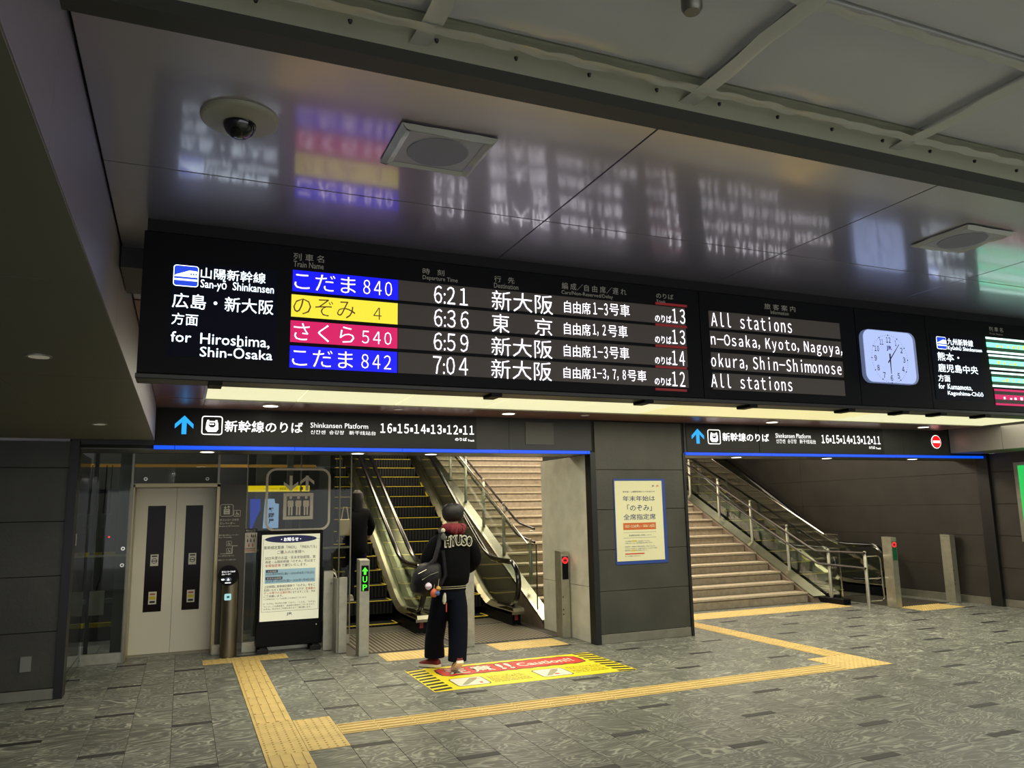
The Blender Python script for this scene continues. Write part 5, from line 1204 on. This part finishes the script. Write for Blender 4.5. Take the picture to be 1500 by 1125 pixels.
# lettering on the back, draped on the surface
def drape(s, x0, x1, z0, z1, m, off, push, arch=.0):
    vs, fs = glyphs(s, off); out = []
    for u, v in vs:
        x = x0+u*(x1-x0); z = z0+v*(z1-z0)+arch*(1-(2*u-1)**2); out.append((x, surf_y(x, z)-push, z))
    mb = MB(); mb.add(out, fs, m); return mb
lx = [(.0, .19, 'H'), (.20, .39, 'Y'), (.41, .60, 'U'), (.62, .80, 'S'), (.82, 1.0, 'O')]
X0, X1 = 2.562, 2.858
for a, b, chh in lx:
    xa_, xb_ = X0+a*(X1-X0), X0+b*(X1-X0); ar = .018*(1-(a+b-1)**2)
    ol = drape(chh, xa_-.008, xb_+.008, 1.270+ar, 1.388+ar, RIB, .09, .012); under(ol.build('back_lettering', fixn=False), mp)
    il = drape(chh, xa_+.003, xb_-.003, 1.284+ar, 1.374+ar, JACK, .03, .016); under(il.build('back_lettering', fixn=False), mp)
# hood
hd_ = MB(); pts = []
for k in range(17):
    t = math.pi*(k/16)*1.0; pts.append((2.70+.105*math.cos(t+math.pi) , 8.09-.085*math.sin(t)-.02*math.sin(t), 1.475+.012*math.cos(2*t)))
hd_.tube(pts, [.030+.028*math.sin(math.pi*k/16) for k in range(17)], HOODM, 12)
pts2 = [(2.62, 8.03, 1.50), (2.66, 7.985, 1.47), (2.70, 7.97, 1.445), (2.75, 7.975, 1.45), (2.79, 8.01, 1.475)]
hd_.tube(pts2, [.025, .045, .055, .048, .025], HOODM, 12)
loft(hd_, [(2.70, 8.07, 1.44, .11, .10), (2.70, 8.07, 1.49, .098, .095), (2.70, 8.075, 1.525, .082, .082)], HOODM, 20)
under(hd_.build('hood', smooth=True), mp)
# trousers
tq = MB()
loft(tq, [(2.655, 8.115, .875, .165, .13), (2.655, 8.12, .80, .175, .145), (2.655, 8.13, .735, .165, .14)], TROU, 28)
loft(tq, [(2.60, 8.13, .83, .105, .13), (2.585, 8.17, .66, .108, .122), (2.565, 8.25, .48, .100, .112), (2.56, 8.33, .28, .098, .105), (2.578, 8.38, .17, .104, .110), (2.582, 8.39, .105, .105, .112)], TROU, 20)
loft(tq, [(2.715, 8.11, .83, .110, .13), (2.735, 8.09, .66, .110, .122), (2.735, 8.05, .48, .100, .112), (2.72, 8.01, .28, .094, .104), (2.705, 7.985, .19, .092, .10), (2.70, 7.98, .125, .092, .10)], TROU, 20)
under(tq.build('trousers', smooth=True), mp)
def shoe(par, x, y, z, ang, pitch, m=SHOER):
    b = MB(); n_ = 8
    prof = [(-.10, .0, .034), (-.08, .0, .040), (0, .0, .042), (.08, 0, .050), (.14, 0, .044), (.17, 0, .026)]
    top = [.075, .085, .085, .062, .048, .034]
    def lay(zf, k=1.0):
        return [(s*w_*k, y_, zf(i)) for s in (-1, 1) for i, (y_, _, w_) in (list(enumerate(prof)) if s < 0 else list(enumerate(prof))[::-1])]
    sole = [[(-p[2], p[0]) for p in prof]+[(p[2], p[0]) for p in reversed(prof)]][0]
    b.prism(sole, 'z', 0, .028, SOLE)
    vs = []; rings_ = []
    for i, (yy, _, w_) in enumerate(prof):
        for t in range(7):
            a = math.pi*t/6; vs.append((w_*.93*math.cos(a), yy, .026+(top[i]-.02)*math.sin(a)))
    fs = [(i*7+t, i*7+t+1, (i+1)*7+t+1, (i+1)*7+t) for i in range(5) for t in range(6)]+[tuple(range(7)), tuple(range(35, 42))]
    b.add(vs, fs, m)
    M_ = Matrix.Translation((x, y, z)) @ Matrix.Rotation(ang, 4, 'Z') @ Matrix.Rotation(pitch, 4, 'X')
    b.v = [tuple(M_ @ Vector(v)) for v in b.v]
    return under(b.build('shoe', smooth=True), par)
shoe(mp, 2.70, 7.95, .072, -.05, math.radians(-27))
shoe(mp, 2.55, 8.38, .010, .55, math.radians(-2))
for side, wr, dr in ((-1, (2.495, 8.225, .945), (.25, .5, -.55)), (1, (2.875, 8.265, 1.0), (-.3, .8, -.1))):
    v_, e_, r_ = hand_mesh(mp, wr, dr, side, 1.0); under(skin('hand', v_, e_, r_, SKINM, None, 1, 1), mp)
# shoulder bag
BAGM = mat('bag_black', (12, 11, 18), .5, spec=.25, bump=.5, bscale=30)
bg = thing('duffel_bag', 'black duffel bag with charms slung on the left hip of the jacketed person', 'bag', (2.38, 8.02, .8))
bm_ = MB(); loft(bm_, [(2.36, 8.00, .80, .08, .10), (2.355, 8.0, .84, .125, .15), (2.37, 8.0, .93, .150, .18), (2.385, 8.0, 1.02, .14, .175), (2.41, 8.0, 1.10, .11, .14), (2.43, 8.0, 1.13, .06, .09)], BAGM, 22)
under(bm_.build('bag_body', smooth=True), bg)
sb = MB(); sb.tube([(2.36, 7.90, 1.09), (2.44, 7.91, 1.16), (2.49, 7.935, 1.30), (2.53, 7.985, 1.42), (2.55, 8.08, 1.465), (2.54, 8.17, 1.42)], .014, BAGM, 6, flat=1.8); sb.tube([(2.50, 7.92, .90), (2.56, 7.925, 1.0), (2.545, 7.93, 1.15), (2.53, 7.93, 1.25)], .012, BAGM, 6, flat=1.8)
under(sb.build('shoulder_strap', smooth=True), bg)
under(MB().tube([(2.28, 7.83, .97), (2.36, 7.80, 1.02), (2.45, 7.83, 1.04)], .004, STEELD, 6).tube([(2.25, 7.86, 1.03), (2.33, 7.84, 1.07)], .003, CHROME, 6).build('zip'), bg)
for nm, x, z, r, m, lab in (('round_charm', 2.345, .905, .036, mat('charm_lilac', (206, 192, 214), .5), 'pale lilac round charm'), ('doll_charm', 2.405, .835, .042, mat('charm_orange', (190, 92, 60), .6), 'orange and blue charm'), ('small_charm', 2.45, .875, .026, mat('charm_gold', (176, 140, 60), .6), 'gold charm')):
    c_m = MB(); loft(c_m, [(x, 7.83, z-r, r*.3, .01), (x, 7.825, z-r*.5, r*.9, .018), (x, 7.822, z, r, .022), (x, 7.825, z+r*.5, r*.85, .018), (x, 7.83, z+r, r*.3, .01)], m, 14)
    c_m.tube([(x, 7.83, z+r), (x+.01, 7.83, z+r+.07)], .002, RIB, 5)
    o = under(c_m.build(nm, smooth=True), bg); o['label'] = lab
c_m = MB(); loft(c_m, [(2.435, 7.815, .81, .02, .012), (2.435, 7.81, .83, .028, .016), (2.435, 7.815, .855, .02, .012)], mat('charm_blue', (60, 90, 150), .6), 12); under(c_m.build('small_charm', smooth=True), bg)
c_m = MB(); loft(c_m, [(2.535, 7.90, .71, .010, .01), (2.537, 7.90, .74, .022, .014), (2.54, 7.90, .79, .018, .012), (2.545, 7.90, .82, .008, .006)], mat('tag_white', (190, 190, 170), .5), 12).box(2.553, 2.565, 7.895, 7.90, .63, .72, mat('tag_red', (180, 50, 40), .6)); o = under(c_m.build('hanging_tag', smooth=True), bg); o['label'] = 'white tag with red ribbon'
# plush charm on shoulder
pk = thing('shoulder_charm', 'small grey and white plush charm hanging at the left shoulder of the jacketed person', 'charm', (2.55, 7.93, 1.36))
under(MB().lathe([(.004, -.024), (.02, -.014), (.024, 0), (.02, .014), (.004, .024)], 2.545, 7.955, mat('plush_white', (190, 188, 170), .9), 12, 1.455).build('plush_head', smooth=True), pk)
under(MB().lathe([(.006, -.05), (.028, -.035), (.03, -.01), (.016, .02), (.006, .03)], 2.545, 7.945, mat('plush_grey', (70, 72, 70), .9), 12, 1.40).build('plush_body', smooth=True), pk)

# ---- second person on the left escalator
QX, QQ, QZ = 2.50, 12.20, .34
p2 = thing('person', 'dark clad person with cream tote riding up the left escalator', 'person', (QX, QQ, QZ))
V = []; E = []; Rr = []
pel = av((QX, QQ, QZ+.90), (.14, .11)); ch = av((QX, QQ, QZ+1.15), (.14, .11), pel); up_ = av((QX, QQ, QZ+1.30), (.11, .09), ch); nk = av((QX, QQ, QZ+1.42), .05, up_); h1 = av((QX, QQ, QZ+1.49), .065, nk); h2 = av((QX, QQ, QZ+1.56), .075, h1)
for s in (-1, 1):
    a = av((QX+s*.14, QQ, QZ+1.27), .04, up_); b = av((QX+s*.24, QQ, QZ+1.08), .042, a); c = av((QX+s*.22, QQ+.15, QZ+.92), .028, b)
    d = av((QX+s*.09, QQ, QZ+.82), .08, pel); e = av((QX+s*.09, QQ+.02, QZ+.45), .055, d); f = av((QX+s*.09, QQ, QZ+.09), .04, e)
under(skin('body', V, E, Rr, SKINM, None, 2, 0), p2)
hm = MB(); loft(hm, [(QX, QQ+.02, QZ+1.44, .04, .05), (QX, QQ+.02, QZ+1.50, .074, .09), (QX, QQ, QZ+1.58, .078, .092), (QX, QQ, QZ+1.64, .05, .06)], SKINM, 18)
hm.add([(QX-.01, QQ+.1, QZ+1.53), (QX+.01, QQ+.1, QZ+1.53), (QX+.012, QQ+.105, QZ+1.49), (QX-.012, QQ+.105, QZ+1.49), (QX, QQ+.125, QZ+1.5)], [(0, 1, 4), (1, 2, 4), (2, 3, 4), (3, 0, 4)], SKINM)
under(hm.build('head', smooth=True), p2)
hm = MB(); loft(hm, [(QX, QQ-.03, QZ+1.33, .075, .05), (QX, QQ-.02, QZ+1.45, .095, .085), (QX, QQ-.01, QZ+1.54, .10, .10), (QX, QQ-.01, QZ+1.61, .09, .095), (QX, QQ, QZ+1.66, .04, .045)], HAIR, 20); under(hm.build('hair', smooth=True), p2)
V = []; E = []; Rr = []
b0 = av((QX, QQ, QZ+.60), (.20, .16)); b1 = av((QX, QQ, QZ+.85), (.19, .15), b0); b2 = av((QX, QQ, QZ+1.12), (.18, .14), b1); b3 = av((QX, QQ, QZ+1.32), (.15, .12), b2); b4 = av((QX, QQ, QZ+1.40), (.075, .075), b3)
for s in (-1, 1):
    a = av((QX+s*.16, QQ, QZ+1.31), .075, b3); b = av((QX+s*.245, QQ, QZ+1.10), .066, a); c = av((QX+s*.22, QQ+.14, QZ+.95), .045, b)
under(skin('coat', V, E, Rr, mat('coat_dark', (9, 10, 15), .85, spec=.12), None, 2, 0), p2)
V = []; E = []; Rr = []
a0 = av((QX, QQ, QZ+.80), (.15, .12)); a1 = av((QX, QQ, QZ+.72), (.15, .12), a0)
for s in (-1, 1):
    b = av((QX+s*.09, QQ, QZ+.6), .09, a1); c = av((QX+s*.09, QQ+.01, QZ+.4), .08, b); d = av((QX+s*.09, QQ, QZ+.08), .072, c)
under(skin('trousers', V, E, Rr, TROU, None, 2, 0), p2)
for s in (-1, 1):
    shoe(p2, QX+s*.09, QQ-.03, QZ+.002, 0, 0, mat('shoe_pale', (170, 164, 150), .6))
    v_, e_, r_ = hand_mesh(p2, (QX+s*.22, QQ+.15, QZ+.94), (0, .6, -.6), s, 1.0); under(skin('hand', v_, e_, r_, SKINM, None, 1, 1), p2)
tb = thing('tote_bag', 'cream tote bag carried at the side of the escalator rider', 'bag', (2.30, 12.0, 1.2))
mb = MB(); mb.box(2.20, 2.36, 11.98, 12.04, 1.31, 1.56, mat('tote_cream', (206, 190, 150), .8), bev=.012); under(mb.build('bag_body'), tb)
under(MB().tube([(2.23, 12.01, 1.55), (2.26, 12.02, 1.74), (2.31, 12.02, 1.74), (2.34, 12.01, 1.55)], .008, MC['tote_cream'], 6).build('bag_handle'), tb)
